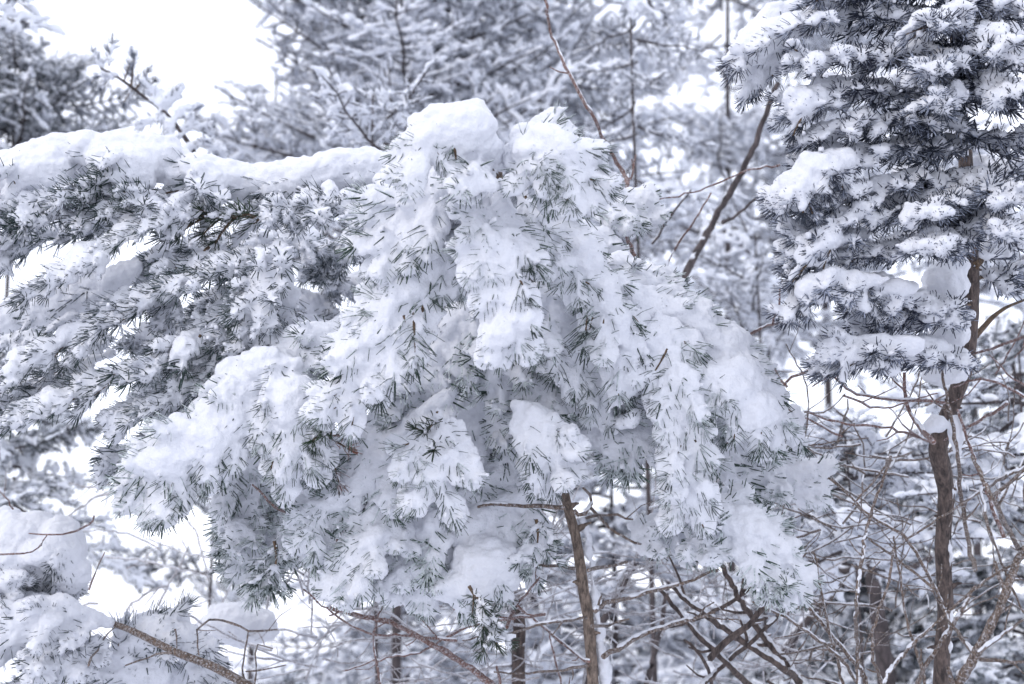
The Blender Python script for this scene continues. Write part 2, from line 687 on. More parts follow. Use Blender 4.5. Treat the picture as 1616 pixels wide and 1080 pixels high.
class Fir:
    def __init__(self, name, label, cat, base, kind, group=None):
        self.root = thing(name, label, cat, base, group)
        self.L = Vector(base)
        self.kind = kind
        self.n = 0

    def trunk(self, rows, mat, name='trunk', sides=12, label=None, lump=0.06):
        """rows (x, y, depth, radius in px)"""
        rows = smooth_path(rows, 5 * len(rows))
        pts = [P(*r[:3]) for r in rows]
        rad = [px(r[3], r[2]) for r in rows]
        g = Geo()
        add_tube(g, pts, rad, sides, lump=lump)
        o = link(name, g.mesh(name, [mat]), self.root, label)
        o.location = -self.L
        return o

    def branch(self, rows, d0, step=26, lens=(60, 110), rime=0.7, pad=0.3, front=0.35, droop=0.25, sides='both',
               kind=None, voxel=0.0029, caps=(), bark_r=3.0, jit=0.25, rt=0.0028, shift=1.0, tipfan=2, tuck=0.0, label=None, sprigs=True, along=(0.5, 1.0), out=(0.6, 1.05), bare=0.7, core=None, zmix=(1.0, 0.0), plate=None, zn=0.28, reach=(-0.35, 1.0), lift=(0.1, 0.75), capn=0.6):
        """rows: (x, y, depth offset, snow radius in px). lens: sprig length in px."""
        kind = kind or self.kind
        core = core if core is not None else {'white': 0.0095, 'grey': 0.0075, 'blue': 0.0048, 'green': 0.003, 'dead': 0.003}[kind]
        rows = np.array([(r + (0,) * (4 - len(r))) for r in rows], float)
        seglen = np.linalg.norm(np.diff(rows[:, :2], axis=0), axis=1).sum()
        n = max(4, int(seglen / 12))
        sm = smooth_path(rows, n)
        pts = np.array([P(r[0], r[1], d0 + r[2]) for r in sm])
        t, _, _ = frames(pts)
        dm = d0 + rows[:, 2].mean()
        g = Geo()
        low = pts - UP * px(tuck, dm)
        add_tube(g, low, np.linspace(px(bark_r, dm), px(1.3, dm), n), 6, lump=0.08)
        br = link('branch', g.mesh('branch', [M_TWIG]), self.root, label)
        br.location = -self.L
        snow = Snow()
        # snow lying along the axis
        i = 0.0
        while i < n - 0.5:
            k = int(i)
            R = max(0.0, sm[k, 3])
            if R > 3:
                r = px(R, d0 + sm[k, 2])
                c = pts[k] + NR.normal(0, 0.07, 3) * r
                q = NR.uniform(0.86, 1.1)
                tk = t[k]
                zz = norm(UP - tk * np.dot(UP, tk))
                rot = np.stack([tk, np.cross(zz, tk), zz], 1)
                snow.ball(c, r * q * NR.uniform(1.2, 1.7), r * q * NR.uniform(0.9, 1.15), r * q * NR.uniform(0.82, 0.97), rot)
                for _ in range(3):
                    w = norm(NR.normal(0, 1, 3) + UP * .4 + TOCAM * .4) * r * .72
                    q2 = NR.uniform(.25, .42) * r
                    snow.ball(c + w, q2 * 1.2, q2, q2 * .9)
            i += max(1.0, R * 0.45 / 12)
        for (cx, cy, dd, rx, ry) in caps:
            d = d0 + dd
            c = np.array(P(cx, cy, d))
            a, b = px(rx, d), px(ry, d)
            snow.ball(c, a, min(a, b) * 1.05, b)
            for _ in range(5):
                an = NR.uniform(0, 6.28)
                q = NR.uniform(0.35, 0.55)
                cc = c + np.array(CR) * a * 0.65 * math.cos(an) + np.array(CU) * b * 0.65 * math.sin(an) + TOCAM * NR.uniform(-.4, .4) * b
                snow.ball(cc, a * q, min(a, b) * q, b * q)
            if sprigs and kind != 'green':
                for _ in range(int(capn * rx * ry / 380 + NR.random())):
                    w = norm(TOCAM + np.array(CR) * NR.uniform(-1, 1) * .9 + UP * NR.uniform(-.9, .5))
                    q = c + (w * min(a, b) if a < b else np.array(CR) * np.dot(w, np.array(CR)) * a + np.array(CU) * np.dot(w, np.array(CU)) * b + TOCAM * np.dot(w, TOCAM) * b) * .98 - w * NR.uniform(.004, .011)
                    dr = norm(np.array(CR) * NR.uniform(-.8, .8) - np.array(CU))
                    put_sprig(br, snow, kind, q, norm(dr - w * np.dot(dr, w)), px(NR.uniform(*lens) * .7, dm), .1, 0, rt, shift, core, zmix, plate and (plate[0] * .8, plate[1] * .8, plate[2], plate[3]), zn)
                    self.n += 1
        # sprigs
        if sprigs:
            arc = np.concatenate([[0], np.cumsum(np.linalg.norm(np.diff(pts, axis=0), axis=1))])
            st = px(step, dm)
            s = st * 0.5
            sd = 1
            while s < arc[-1]:
                k = min(n - 1, int(np.searchsorted(arc, s)))
                tt = t[k]
                perp = norm(np.cross(tt, UP * zmix[0] + TOCAM * zmix[1]))
                for sg in ((1, -1) if sides == 'both' else (1,) if sides == 'a' else (-1,)):
                    if NR.random() < bare * min(1.0, max(0.0, sm[k, 3] - 12) / 28):
                        # under the smooth snow: only the needle tips poke out
                        rr = px(sm[k, 3], dm)
                        w = norm(TOCAM + perp * sg * NR.uniform(0, .8) + UP * NR.uniform(-.3, .4))
                        q = pts[k] + w * (rr - NR.uniform(0.005, 0.013))
                        d = tt + perp * sg * NR.uniform(0.2, 1.0)
                        d = norm(d - w * np.dot(d, w) + NR.normal(0, .15, 3))
                        put_sprig(br, snow, kind, q, d, px(NR.uniform(*lens) * .8, dm), .12, 0, rt, shift, core, zmix, plate and (plate[0] * .9, plate[1], plate[2], plate[3]), zn)
                        self.n += 1
                        continue
                    v = perp * sg
                    fl = NR.uniform(*lens) * (1.0 - 0.42 * s / arc[-1])
                    c = NR.uniform(*reach) if NR.random() > front else NR.uniform(0.9, 2.2)
                    d = norm(tt * NR.uniform(*along) + v * NR.uniform(*out) + TOCAM * c - UP * droop + NR.normal(0, jit, 3))
                    if d[2] > 0.45:
                        d = norm(d - UP * 0.5)
                    rr = px(sm[k, 3], dm)
                    p = low[k] + v * rr * 0.35 + TOCAM * rr * NR.uniform(*lift) - UP * rr * 0.15
                    put_sprig(br, snow, kind, p, d, px(fl, dm), rime * NR.uniform(0.8, 1.2), pad, rt, shift, core, zmix, plate, zn)
                    self.n += 1
                s += st * NR.uniform(0.8, 1.2)
            for q in range(tipfan):
                d = norm(t[-1] + NR.normal(0, 0.4, 3) + TOCAM * NR.uniform(0, 0.8))
                put_sprig(br, snow, kind, low[-1], d, px(NR.uniform(*lens) * 0.55, dm), rime, pad, rt, shift, core, zmix, plate, zn)
                self.n += 1
        if not snow.empty():
            queue_snow(snow, 'snow', M_SNOW, voxel, br)
        return br


# ------------------------------------------------------------------ ground
g = Geo()
N = 60
xs = np.linspace(-1, 1, N)
gx, gy = np.meshgrid(np.sign(xs) * np.abs(xs) ** 2.2 * 250, np.sign(xs) * np.abs(xs) ** 2.2 * 250)
gz = 0.12 * np.sin(gx * 0.9) * np.cos(gy * 0.7) + 0.05 * np.sin(gx * 2.3 + gy * 1.7) - 0.1
idx = np.arange(N * N).reshape(N, N)
g.add(np.stack([gx, gy, gz], -1).reshape(-1, 3),
      np.stack([idx[:-1, :-1], idx[:-1, 1:], idx[1:, 1:], idx[1:, :-1]], -1).reshape(-1, 4))
link('ground', g.mesh('ground', [M_GROUND]), kind='structure')

# ------------------------------------------------------------------ background conifers: shared frosted branches
FAR, FAR_DARK = [], []          # (length, branch mesh, [snow mesh])


M_NEEDLE_SPARSE = needle_mat('sparsely_frosted_needle', (0.040, 0.055, 0.050), (0.50, 0.53, 0.60), 0.34, scale=50.0)  # darker, greener needles with little frost, for some far trees


def far_branch(L, seed, dark=False, fing=0.080, rad=0.0125, dense=1.4):
    rng = np.random.default_rng(seed)
    g = Geo()
    sn = Snow()
    ax = np.array([[s * L, rng.uniform(-.01, .01), -0.16 * L * s + 0.13 * L * s * s] for s in np.linspace(0, 1, 9)])
    add_tube(g, ax, np.linspace(0.009, 0.003, 9) * (0.5 + L * 0.6), 5, 0)
    B, T = [], []

    def finger(p, d, l, r):
        d = norm(d)
        q = p + d * l
        n = max(3, int(l / 0.0045 * dense))
        t = rng.uniform(0.05, 1.05, n)
        b = p + d * (t * l)[:, None]
        w = norm(np.cross(d, UP + 0.01))
        u = np.cross(w, d)
        ph = rng.uniform(0, 6.283, n)
        a = np.radians(rng.uniform(40, 75, n))
        dr = np.cos(a)[:, None] * d + np.sin(a)[:, None] * (np.cos(ph)[:, None] * w + np.sin(ph)[:, None] * u)
        B.append(b)
        T.append(b + dr * (1.35 if dark else 1.0) * rng.uniform(0.018, 0.027, n)[:, None])
        add_tube(g, [p, q], [0.003, 0.0018], 4, 0, cap=False)
        k = rng.uniform(0.1, 0.25)
        pu = p + UP * r * 0.55
        m = (p + q) / 2 + UP * r * rng.uniform(0.5, 0.9)
        sn.capsules(np.array([pu, m]), np.array([m, q + UP * r * 0.35]), np.array([r * rng.uniform(.8, 1.1), r * rng.uniform(.75, 1.15)]))
        if rng.random() < (0.45 if dark else 0.25):
            sn.ball(m + UP * r * 0.5, r * 2.2, r * 1.5, r * 1.1)

    npair = int(L / 0.062)
    for k in range(npair):
        s = 0.12 + 0.85 * k / npair
        p = ax[0] + (ax[-1] - ax[0]) * s
        p = ax[min(8, int(s * 8))] + (ax[min(8, int(s * 8) + 1)] - ax[min(8, int(s * 8))]) * (s * 8 - int(s * 8))
        for sg in (-1, 1):
            l = L * (0.42 * (1 - s) + 0.10) * rng.uniform(0.6, 1.15)
            an = math.radians(rng.uniform(45, 65)) * sg
            d = np.array([math.cos(an), math.sin(an), rng.uniform(-0.5, 0.4)])
            nseg = max(1, int(l / fing))
            q = p.copy()
            for j in range(nseg):
                dd = d + np.array([0.06 * j, 0, -0.08 * j]) + rng.normal(0, 0.08, 3)
                finger(q, dd, l / nseg, rad)
                if j or nseg == 1 or rng.random() < .6:
                    for s2 in (-1, 1):
                        if rng.random() < 0.75:
                            a2 = an + math.radians(rng.uniform(30, 60)) * s2
                            finger(q + norm(dd) * l / nseg * 0.4, np.array([math.cos(a2), math.sin(a2), rng.uniform(-0.5, 0.7)]),
                                   fing * rng.uniform(0.5, 1.1), rad * rng.uniform(.7, 1))
                q = q + norm(dd) * l / nseg
    finger(ax[-1], ax[-1] - ax[-2], fing, rad)
    b, t = np.concatenate(B), np.concatenate(T)
    d = t - b
    w = np.cross(d, rng.normal(0, 1, d.shape))
    w = w / (np.linalg.norm(w, axis=1)[:, None] + 1e-9) * (0.0023 if dark else 0.0017)
    u = np.cross(w, d)
    u = u / (np.linalg.norm(u, axis=1)[:, None] + 1e-9) * 0.0017
    V = np.stack([b + w, b - w * .5 + u * .87, b - w * .5 - u * .87, t], 1).reshape(-1, 3)
    F = (np.array([(0, 1, 3), (1, 2, 3), (2, 0, 3)])[None] + (np.arange(len(b)) * 4)[:, None, None]).reshape(-1, 3)
    g.add(V, F, 1)
    me = g.mesh('branch', [M_BARK_FAR, M_NEEDLE_SPARSE if dark else M_NEEDLE_FAR], smooth=False)
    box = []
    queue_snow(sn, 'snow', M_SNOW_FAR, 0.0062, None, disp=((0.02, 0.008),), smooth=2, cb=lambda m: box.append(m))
    (FAR_DARK if dark else FAR).append((L, me, box))


for _i, _L in enumerate((0.9, 0.9, 0.9, 0.62, 0.62, 0.62, 0.38, 0.38, 0.38)):
    far_branch(_L, 100 + _i, rad=0.0085 + 0.0025 * (_i % 3))
for _i, _L in enumerate((0.75, 0.75, 0.42, 0.42)):
    far_branch(_L, 140 + _i, dark=True, rad=0.0115, dense=1.7)
flush_snow()


def far_branch_at(root, L0, p, az, el, L, roll=0.0, dark=False):
    c = sorted(FAR_DARK if dark else FAR, key=lambda e: abs(e[0] - L) + RNG.uniform(0, 0.12))[:3]
    l, me, box = RNG.choice(c)
    sc = max(0.55, min(1.45, L / l))
    M = Matrix.Translation(Vector(p) - L0) @ Matrix.Rotation(az, 4, 'Z') @ Matrix.Rotation(-el, 4, 'Y') @ Matrix.Rotation(roll, 4, 'X') @ Matrix.Scale(sc, 4)
    o = link('branch', me, root)
    o.matrix_basis = M
    link('snow', box[0], o, kind='stuff')


def far_tree(label, x, d, top, bot, rad, n, lean=0, tr=9, name='spruce_tree', cat='tree', shape=1.0, el=(-0.35, 0.35), side=None, trunk=True, bend=0, dens=0.75, dark=False, group='frosted conifers behind'):
    """x, top, bot, rad in px at depth d"""
    base = P(x + lean * 1.3, bot, d)
    base = Vector((base.x, base.y, -0.05))
    root = thing(name, label, cat, base, group)
    ptop = P(x - lean, top, d)
    if trunk:
        g = Geo()
        rows = []
        for s in np.linspace(0, 1, 12):
            q = base.lerp(ptop, s)
            rows.append((q.x + 0.02 * math.sin(5 * s + x) + bend * math.sin(3.14 * s), q.y, q.z))
        add_tube(g, rows, np.linspace(px(tr, d), px(1.5, d), 12), 8, lump=0.06)
        o = link('trunk', g.mesh('trunk', [M_BARK_FAR]), root)
        o.location = -base
    pb = P(x + lean, bot, d)
    n = int(n * dens)
    for k in range(n):
        s = (k + RNG.random()) / n
        q = Vector(pb).lerp(ptop, s)
        L = px(rad, d) * ((1 - s) ** shape * 0.85 + 0.15) * RNG.uniform(0.75, 1.15)
        az = k * 2.4 + RNG.uniform(-0.4, 0.4)
        if side is not None:
            az = RNG.uniform(*side)
        far_branch_at(root, base, q, az, RNG.uniform(*el), L, RNG.uniform(-0.9, 0.9), dark)
    return root


PI = math.pi
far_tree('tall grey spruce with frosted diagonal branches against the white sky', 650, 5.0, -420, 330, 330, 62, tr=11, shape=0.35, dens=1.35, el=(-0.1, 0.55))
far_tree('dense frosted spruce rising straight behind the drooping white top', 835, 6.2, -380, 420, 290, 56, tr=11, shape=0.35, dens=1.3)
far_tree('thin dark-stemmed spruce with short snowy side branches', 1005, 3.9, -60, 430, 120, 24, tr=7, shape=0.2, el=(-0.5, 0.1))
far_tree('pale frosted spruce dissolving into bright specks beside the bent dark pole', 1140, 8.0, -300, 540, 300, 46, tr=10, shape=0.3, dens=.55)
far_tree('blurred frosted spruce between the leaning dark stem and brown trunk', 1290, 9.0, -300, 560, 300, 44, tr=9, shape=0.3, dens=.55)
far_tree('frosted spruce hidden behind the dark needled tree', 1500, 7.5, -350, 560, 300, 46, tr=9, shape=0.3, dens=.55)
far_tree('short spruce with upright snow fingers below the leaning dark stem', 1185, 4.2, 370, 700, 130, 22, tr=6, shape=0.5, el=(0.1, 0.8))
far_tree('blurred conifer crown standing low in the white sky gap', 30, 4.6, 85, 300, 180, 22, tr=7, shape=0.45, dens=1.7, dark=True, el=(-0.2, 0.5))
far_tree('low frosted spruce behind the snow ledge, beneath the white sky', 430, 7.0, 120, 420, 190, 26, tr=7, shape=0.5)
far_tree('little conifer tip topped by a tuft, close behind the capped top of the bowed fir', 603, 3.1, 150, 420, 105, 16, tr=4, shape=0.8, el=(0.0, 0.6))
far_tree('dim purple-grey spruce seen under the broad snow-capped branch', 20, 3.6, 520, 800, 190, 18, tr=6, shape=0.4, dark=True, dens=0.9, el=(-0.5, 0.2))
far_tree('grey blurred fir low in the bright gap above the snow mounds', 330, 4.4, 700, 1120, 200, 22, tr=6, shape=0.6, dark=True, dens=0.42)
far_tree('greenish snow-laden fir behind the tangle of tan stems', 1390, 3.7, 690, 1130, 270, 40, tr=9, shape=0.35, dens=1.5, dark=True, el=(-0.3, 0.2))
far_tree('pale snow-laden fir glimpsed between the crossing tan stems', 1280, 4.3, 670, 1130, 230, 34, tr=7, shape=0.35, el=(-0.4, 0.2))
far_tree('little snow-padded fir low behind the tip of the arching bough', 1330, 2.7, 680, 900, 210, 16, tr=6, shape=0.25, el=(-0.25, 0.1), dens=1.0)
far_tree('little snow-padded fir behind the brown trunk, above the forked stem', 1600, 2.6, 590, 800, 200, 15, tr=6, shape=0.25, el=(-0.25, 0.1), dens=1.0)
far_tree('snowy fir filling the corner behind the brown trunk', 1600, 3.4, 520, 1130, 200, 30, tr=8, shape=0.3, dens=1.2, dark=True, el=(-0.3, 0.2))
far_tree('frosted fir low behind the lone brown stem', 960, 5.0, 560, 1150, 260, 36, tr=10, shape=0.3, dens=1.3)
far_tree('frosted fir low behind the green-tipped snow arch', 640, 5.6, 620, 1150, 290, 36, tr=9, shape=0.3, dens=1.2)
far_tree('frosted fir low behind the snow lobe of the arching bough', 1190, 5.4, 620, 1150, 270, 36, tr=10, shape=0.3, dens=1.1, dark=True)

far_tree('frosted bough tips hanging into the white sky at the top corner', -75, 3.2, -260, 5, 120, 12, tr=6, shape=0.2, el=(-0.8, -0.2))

# ------------------------------------------------------------------ the young drooping fir
DC = 1.70
yb = P(936, 1080, DC + .05)
yf = Fir('young_fir', 'young fir bowed under thick white snow, its bent top nodding forward', 'tree', (yb.x, yb.y, 0.0), 'white')
tz = [(960, 1500, DC + .1, 12), (940, 1200, DC + .07, 10.5), (936, 1080, DC + .05, 9.5), (928, 974, DC + .05, 9), (921, 934, DC + .05, 9), (911, 860, DC + .05, 8), (897, 804, DC + .05, 7.5),
      (889, 770, DC + .05, 7), (870, 690, DC + .11, 6), (850, 600, DC + .13, 5.5), (822, 480, DC + .10, 5), (797, 340, DC + .0, 4), (787, 245, DC - .10, 3)]
yf.trunk(tz, M_BARK)
sn = Snow()
for (x0, y0, x1, y1, r) in ((917, 820, 927, 880, 7), (925, 860, 935, 930, 7), (934, 925, 940, 975, 9), (938, 960, 946, 1040, 8), (946, 1020, 955, 1100, 9)):
    sn.capsules(P(x0 + 3, y0, DC + .055), P(x1 + 3, y1, DC + .055), px(r, DC))
    sn.ball(P((x0 + x1) / 2 + 6, (y0 + y1) / 2, DC + .06), px(r * 1.2, DC), px(r, DC), px(r * 1.9, DC))
o_s = queue_snow(sn, 'snow', M_SNOW, 0.0026, yf.root)
_pending[-1] = (*_pending[-1][:5], lambda me: setattr(link('snow', me, yf.root, None, 'stuff'), 'location', -yf.L))

def Y(rows, dd=0.0, **kw):
    a, b = kw.get('lens', (60, 90))
    if kw.get('kind') not in ('green', 'dead'):
        kw['lens'] = (a * 0.9, b * 1.15)
        kw['step'] = kw.get('step', 26) * 1.1
        kw['rime'] = 0.30
        kw['rt'] = 0.0022
        kw['core'] = 0.006
        kw['front'] = kw.get('front', .35) * .45
        kw.setdefault('jit', .10)
        kw.setdefault('zn', .13)
        kw.setdefault('reach', (-.15, .3))
        kw.setdefault('lift', (.3, .7))
        kw.setdefault('droop', .4)
        kw['pad'] = kw.get('pad', .3) * .5
        kw.setdefault('zmix', (0.55, 0.85))
        kw.setdefault('plate', (0.80, 0.0066, 0.002, 0.006))
    return yf.branch([(r[0], r[1], r[2], r[3] * 0.85 if len(r) > 3 else 0) for r in rows], DC + dd, **kw)


# leader and the two lobes at the top
Y([(787, 262, 0, 14), (750, 222, -.02, 34), (700, 215, -.03, 46), (655, 240, -.04, 26)], -.17, lens=(60, 85), pad=.3, rime=.6, sides='b', front=.5, step=22, tuck=20, capn=.12, caps=[(705, 210, -.03, 66, 46), (738, 196, -.02, 40, 36), (668, 232, -.04, 38, 34)])
Y([(795, 255, 0, 12), (840, 222, -.02, 22), (885, 236, -.03, 40), (915, 278, -.03, 20)], -.17, lens=(60, 85), pad=.3, rime=.55, front=.4, step=20, caps=[(872, 248, -.02, 52, 46), (895, 275, -.03, 30, 30)])
Y([(785, 300, 0, 20), (715, 295, -.02, 44), (655, 335, -.02, 38), (612, 388, -.02, 22)], -.10, lens=(60, 95), pad=.5, rime=.6)
Y([(790, 320, 0, 18), (796, 385, -.03, 30), (802, 470, -.04, 28), (800, 520, -.04, 18)], -.15, lens=(60, 95), pad=.5, rime=.65, front=.6)
Y([(815, 290, 0, 22), (872, 335, 0, 36), (918, 410, 0, 46), (958, 485, 0, 40), (985, 560, 0, 22)], -.04, lens=(60, 95), pad=.5, rime=.55)
Y([(765, 350, 0, 24), (690, 405, 0, 44), (632, 480, 0, 48), (585, 560, 0, 42), (545, 632, 0, 20)], -.10, lens=(65, 100), pad=.5, rime=.6)
Y([(800, 440, 0, 18), (795, 530, 0, 28), (805, 600, 0, 26), (815, 655, 0, 18)], .05, lens=(60, 90), pad=.35, rime=.75, front=.6)
Y([(765, 455, 0, 15), (712, 520, 0, 24), (672, 590, 0, 28), (645, 650, 0, 18)], .05, lens=(60, 95), pad=.4, rime=.75)
Y([(845, 460, 0, 18), (893, 520, 0, 32), (938, 585, 0, 30), (950, 620, 0, 14)], .0, lens=(60, 95), pad=.4, rime=.65)
Y([(860, 420, 0, 18), (900, 470, 0, 30), (930, 520, 0, 30)], .06, lens=(60, 90), pad=.4, rime=.6)
# small shelf and its lobes
Y([(940, 420, .06, 20), (1000, 440, .06, 28), (1055, 478, .05, 22)], .02, lens=(50, 80), pad=.4, rime=.6, caps=[(985, 455, .03, 40, 28)])
Y([(905, 320, .16, 22), (960, 308, .17, 24), (1005, 322, .18, 12)], .02, lens=(45, 65), pad=.3, rime=.7, step=20)
Y([(920, 360, .12, 14), (940, 380, .12, 12), (945, 400, .12, 8)], .02, lens=(40, 55), pad=.3)
# right arching bough with its curtain of snow
Y([(985, 460, 0, 22), (1060, 495, 0, 28), (1130, 545, 0, 36), (1185, 610, 0, 36), (1215, 672, 0, 24)], .0, lens=(48, 68), pad=.5, rime=.6,
  caps=[(1140, 615, -.03, 58, 52), (1180, 655, -.03, 48, 44), (1120, 660, .0, 48, 36), (1250, 670, .08, 18, 38)])
Y([(1040, 500, 0, 10), (1062, 570, -.02, 16), (1072, 650, -.03, 18), (1080, 730, -.03, 16), (1086, 790, -.03, 10)], -.03, lens=(55, 80), pad=.2, rime=.7, front=.3, step=24)
Y([(905, 690, 0, 12), (955, 672, 0, 26), (1010, 668, 0, 26), (1060, 690, 0, 22)], .03, lens=(60, 85), pad=.4, rime=.6, caps=[(985, 690, .0, 62, 32)])
Y([(1000, 830, .03, 8), (1060, 815, .02, 14), (1120, 812, 0, 30), (1180, 830, -.01, 38), (1228, 870, -.02, 28), (1232, 900, -.02, 14)], .03, lens=(60, 90), pad=.4, rime=.6,
  caps=[(1130, 790, .03, 30, 22)], tuck=10)
Y([(1080, 720, .1, 12), (1140, 700, .12, 18), (1200, 730, .14, 26), (1262, 745, .15, 24)], .05, lens=(50, 75), pad=.4, rime=.6)
# middle and lower left
Y([(815, 640, 0, 14), (850, 668, -.01, 36), (872, 705, -.02, 34), (872, 735, -.02, 18)], -.02, lens=(42, 62), pad=.4, rime=.6)
Y([(715, 620, 0, 15), (650, 675, 0, 34), (590, 735, 0, 40), (530, 785, 0, 34), (492, 825, 0, 20)], .03, lens=(65, 100), pad=.45, rime=.65)
Y([(690, 660, -.03, 14), (690, 710, -.05, 28), (685, 760, -.05, 22)], -.03, lens=(60, 90), pad=.3, rime=.7, front=.5)
Y([(760, 640, 0, 14), (755, 700, 0, 24), (745, 760, 0, 22), (735, 800, 0, 16)], .08, lens=(60, 90), pad=.35, rime=.7, front=.5)
Y([(820, 660, 0, 14), (810, 720, 0, 22), (800, 770, 0, 18)], .08, lens=(55, 85), pad=.35, rime=.7, front=.4)
Y([(545, 505, .05, 14), (470, 545, .03, 32), (420, 590, .0, 36), (350, 650, -.02, 38), (275, 720, -.03, 34), (232, 772, -.03, 18)], .0, lens=(65, 100), pad=.45, rime=.6,
  caps=[(462, 640, -.03, 46, 54), (470, 690, -.03, 38, 36), (330, 695, -.04, 46, 42), (490, 535, .02, 50, 28), (425, 580, -.01, 50, 36), (350, 655, -.03, 48, 32), (265, 725, -.05, 44, 36)])
Y([(430, 600, .0, 10), (455, 650, -.03, 22), (470, 710, -.03, 22), (462, 735, -.03, 12)], -.01, lens=(55, 85), pad=.3, rime=.65, front=.5)
Y([(850, 770, .03, 10), (795, 800, .03, 26), (730, 838, .02, 32), (680, 880, .02, 30), (655, 915, .01, 18)], .03, lens=(48, 68), pad=.35, rime=.6, caps=[(770, 890, .0, 60, 42), (740, 925, -.01, 58, 26), (830, 850, .03, 30, 50)])
Y([(640, 790, 0.05, 10), (600, 840, 0, 24), (565, 875, 0, 24), (545, 900, 0, 12)], .0, lens=(50, 70), pad=.3, rime=.65)
Y([(700, 800, 0, 8), (660, 840, 0, 12), (620, 890, 0, 12)], .03, lens=(60, 90), pad=.2, rime=.7)
Y([(500, 770, .12, 8), (440, 825, .12, 16), (395, 880, .12, 14)], .03, kind='grey', lens=(60, 90), pad=.2, rime=.6)
Y([(360, 700, .12, 6), (390, 760, .12, 14), (380, 830, .12, 10)], .03, kind='grey', lens=(60, 90), pad=.2, rime=.6)
Y([(880, 570, .1, 8), (930, 600, .1, 12), (985, 640, .1, 8)], .05, kind='grey', lens=(60, 90), pad=.2, rime=.6)
Y([(800, 560, .12, 8), (730, 600, .12, 12), (690, 650, .12, 8)], .06, kind='grey', lens=(60, 90), pad=.2, rime=.6)
Y([(850, 800, .1, 8), (828, 850, .1, 22), (820, 890, .1, 20)], .05, lens=(36, 52), pad=.3, rime=.6)
Y([(858, 560, .0, 10), (852, 612, -.01, 22), (850, 668, -.01, 24), (855, 700, -.01, 14)], .04, lens=(45, 65), step=22)
# bare green tips
Y([(740, 925, -.03), (755, 950, -.03), (770, 985, -.03)], .0, kind='green', lens=(35, 50), rime=.05, pad=0, step=16)
Y([(690, 650, -.06), (695, 690, -.07)], .0, kind='green', lens=(40, 60), rime=.2, pad=0, step=20)
Y([(525, 640, -.03), (515, 665, -.04)], .0, kind='green', lens=(35, 50), rime=.05, pad=0, step=20)
for (x, y, q) in ((433, 872, .1), (846, 838, .02), (520, 700, .0)):
    Y([(x, y - 18, q), (x + 3, y, q), (x + 2, y + 22, q)], 0, kind='dead', lens=(30, 45), rime=.15, pad=0, step=20, label='twig with dead rust-brown needles')
thin_sprigs(yf, M_NEEDLE)
print('young fir sprigs', yf.n)

# ------------------------------------------------------------------ the big fir with the flat snow-capped top
DL = 1.85
lb = P(815, 1080, DL + .35)
lf = Fir('snow_capped_fir', 'broad fir with a thick flat snow cap and grey frosted sprays hanging below', 'tree', (lb.x, lb.y, 0.0), 'grey')
lf.trunk([(830, 1500, DL + .35, 13), (818, 1080, DL + .35, 11), (815, 960, DL + .35, 10), (760, 800, DL + .33, 10), (690, 650, DL + .35, 9), (640, 500, DL + .36, 7), (615, 400, DL + .34, 5), (600, 330, DL + .3, 3)], M_BARK_DARK)
def B(rows, dd=0.0, **kw):
    a, b = kw.get('lens', (60, 95))
    if kw.get('kind') != 'green':
        kw['lens'] = (a * 0.75, b * 0.8)
        kw.setdefault('along', (0.7, 1.4))
        kw.setdefault('out', (0.35, 0.8))
        kw['rime'] = 0.35
        kw['rt'] = 0.0022
        kw['core'] = 0.005
        kw.setdefault('jit', .16)
        kw.setdefault('zn', .2)
        kw.setdefault('capn', .3)
        kw['front'] = kw.get('front', .35) * .8
        kw.setdefault('zmix', (0.8, 0.6))
        kw.setdefault('plate', (0.44, 0.0040, 0.003, 0.003))
    return lf.branch(rows, DL + dd, **kw)


B([(650, 285, .04, 40), (590, 275, .02, 40), (520, 272, 0, 40), (450, 290, 0, 36)], 0, sides='b', lens=(60, 95), rime=.5, pad=.15, front=.5, tuck=26, voxel=.003)
B([(450, 290, 0, 34), (390, 290, 0, 36), (330, 272, 0, 36), (285, 275, 0, 36)], 0, sides='b', lens=(60, 95), rime=.5, pad=.15, front=.5, tuck=26, caps=[(325, 290, -.04, 34, 30)], voxel=.003)
B([(262, 262, 0, 30), (230, 246, 0, 46), (160, 246, 0, 42), (90, 250, 0, 44), (30, 272, 0, 38), (-40, 290, 0, 36)], 0, sides='b', lens=(65, 100), rime=.55, pad=.2, front=.5, tuck=26, caps=[(195, 265, -.03, 60, 40), (60, 270, -.03, 60, 36)], voxel=.003)
# second row of sprays right under the cap
B([(430, 345, -.02), (350, 338, -.03), (300, 343, -.04)], 0, kind='green', lens=(45, 75), rime=.25, pad=0, bark_r=4.5, step=20)
B([(640, 330, .02, 6), (580, 320, .0, 8), (520, 322, -.01, 8), (470, 330, -.02, 6)], -.03, lens=(60, 95), rime=.65, pad=.15, front=.6, step=22)
B([(260, 310, 0, 8), (190, 310, 0, 10), (110, 312, 0, 10), (20, 330, 0, 8), (-30, 340, 0, 8)], -.03, lens=(60, 100), rime=.7, pad=.15, front=.6, step=24)
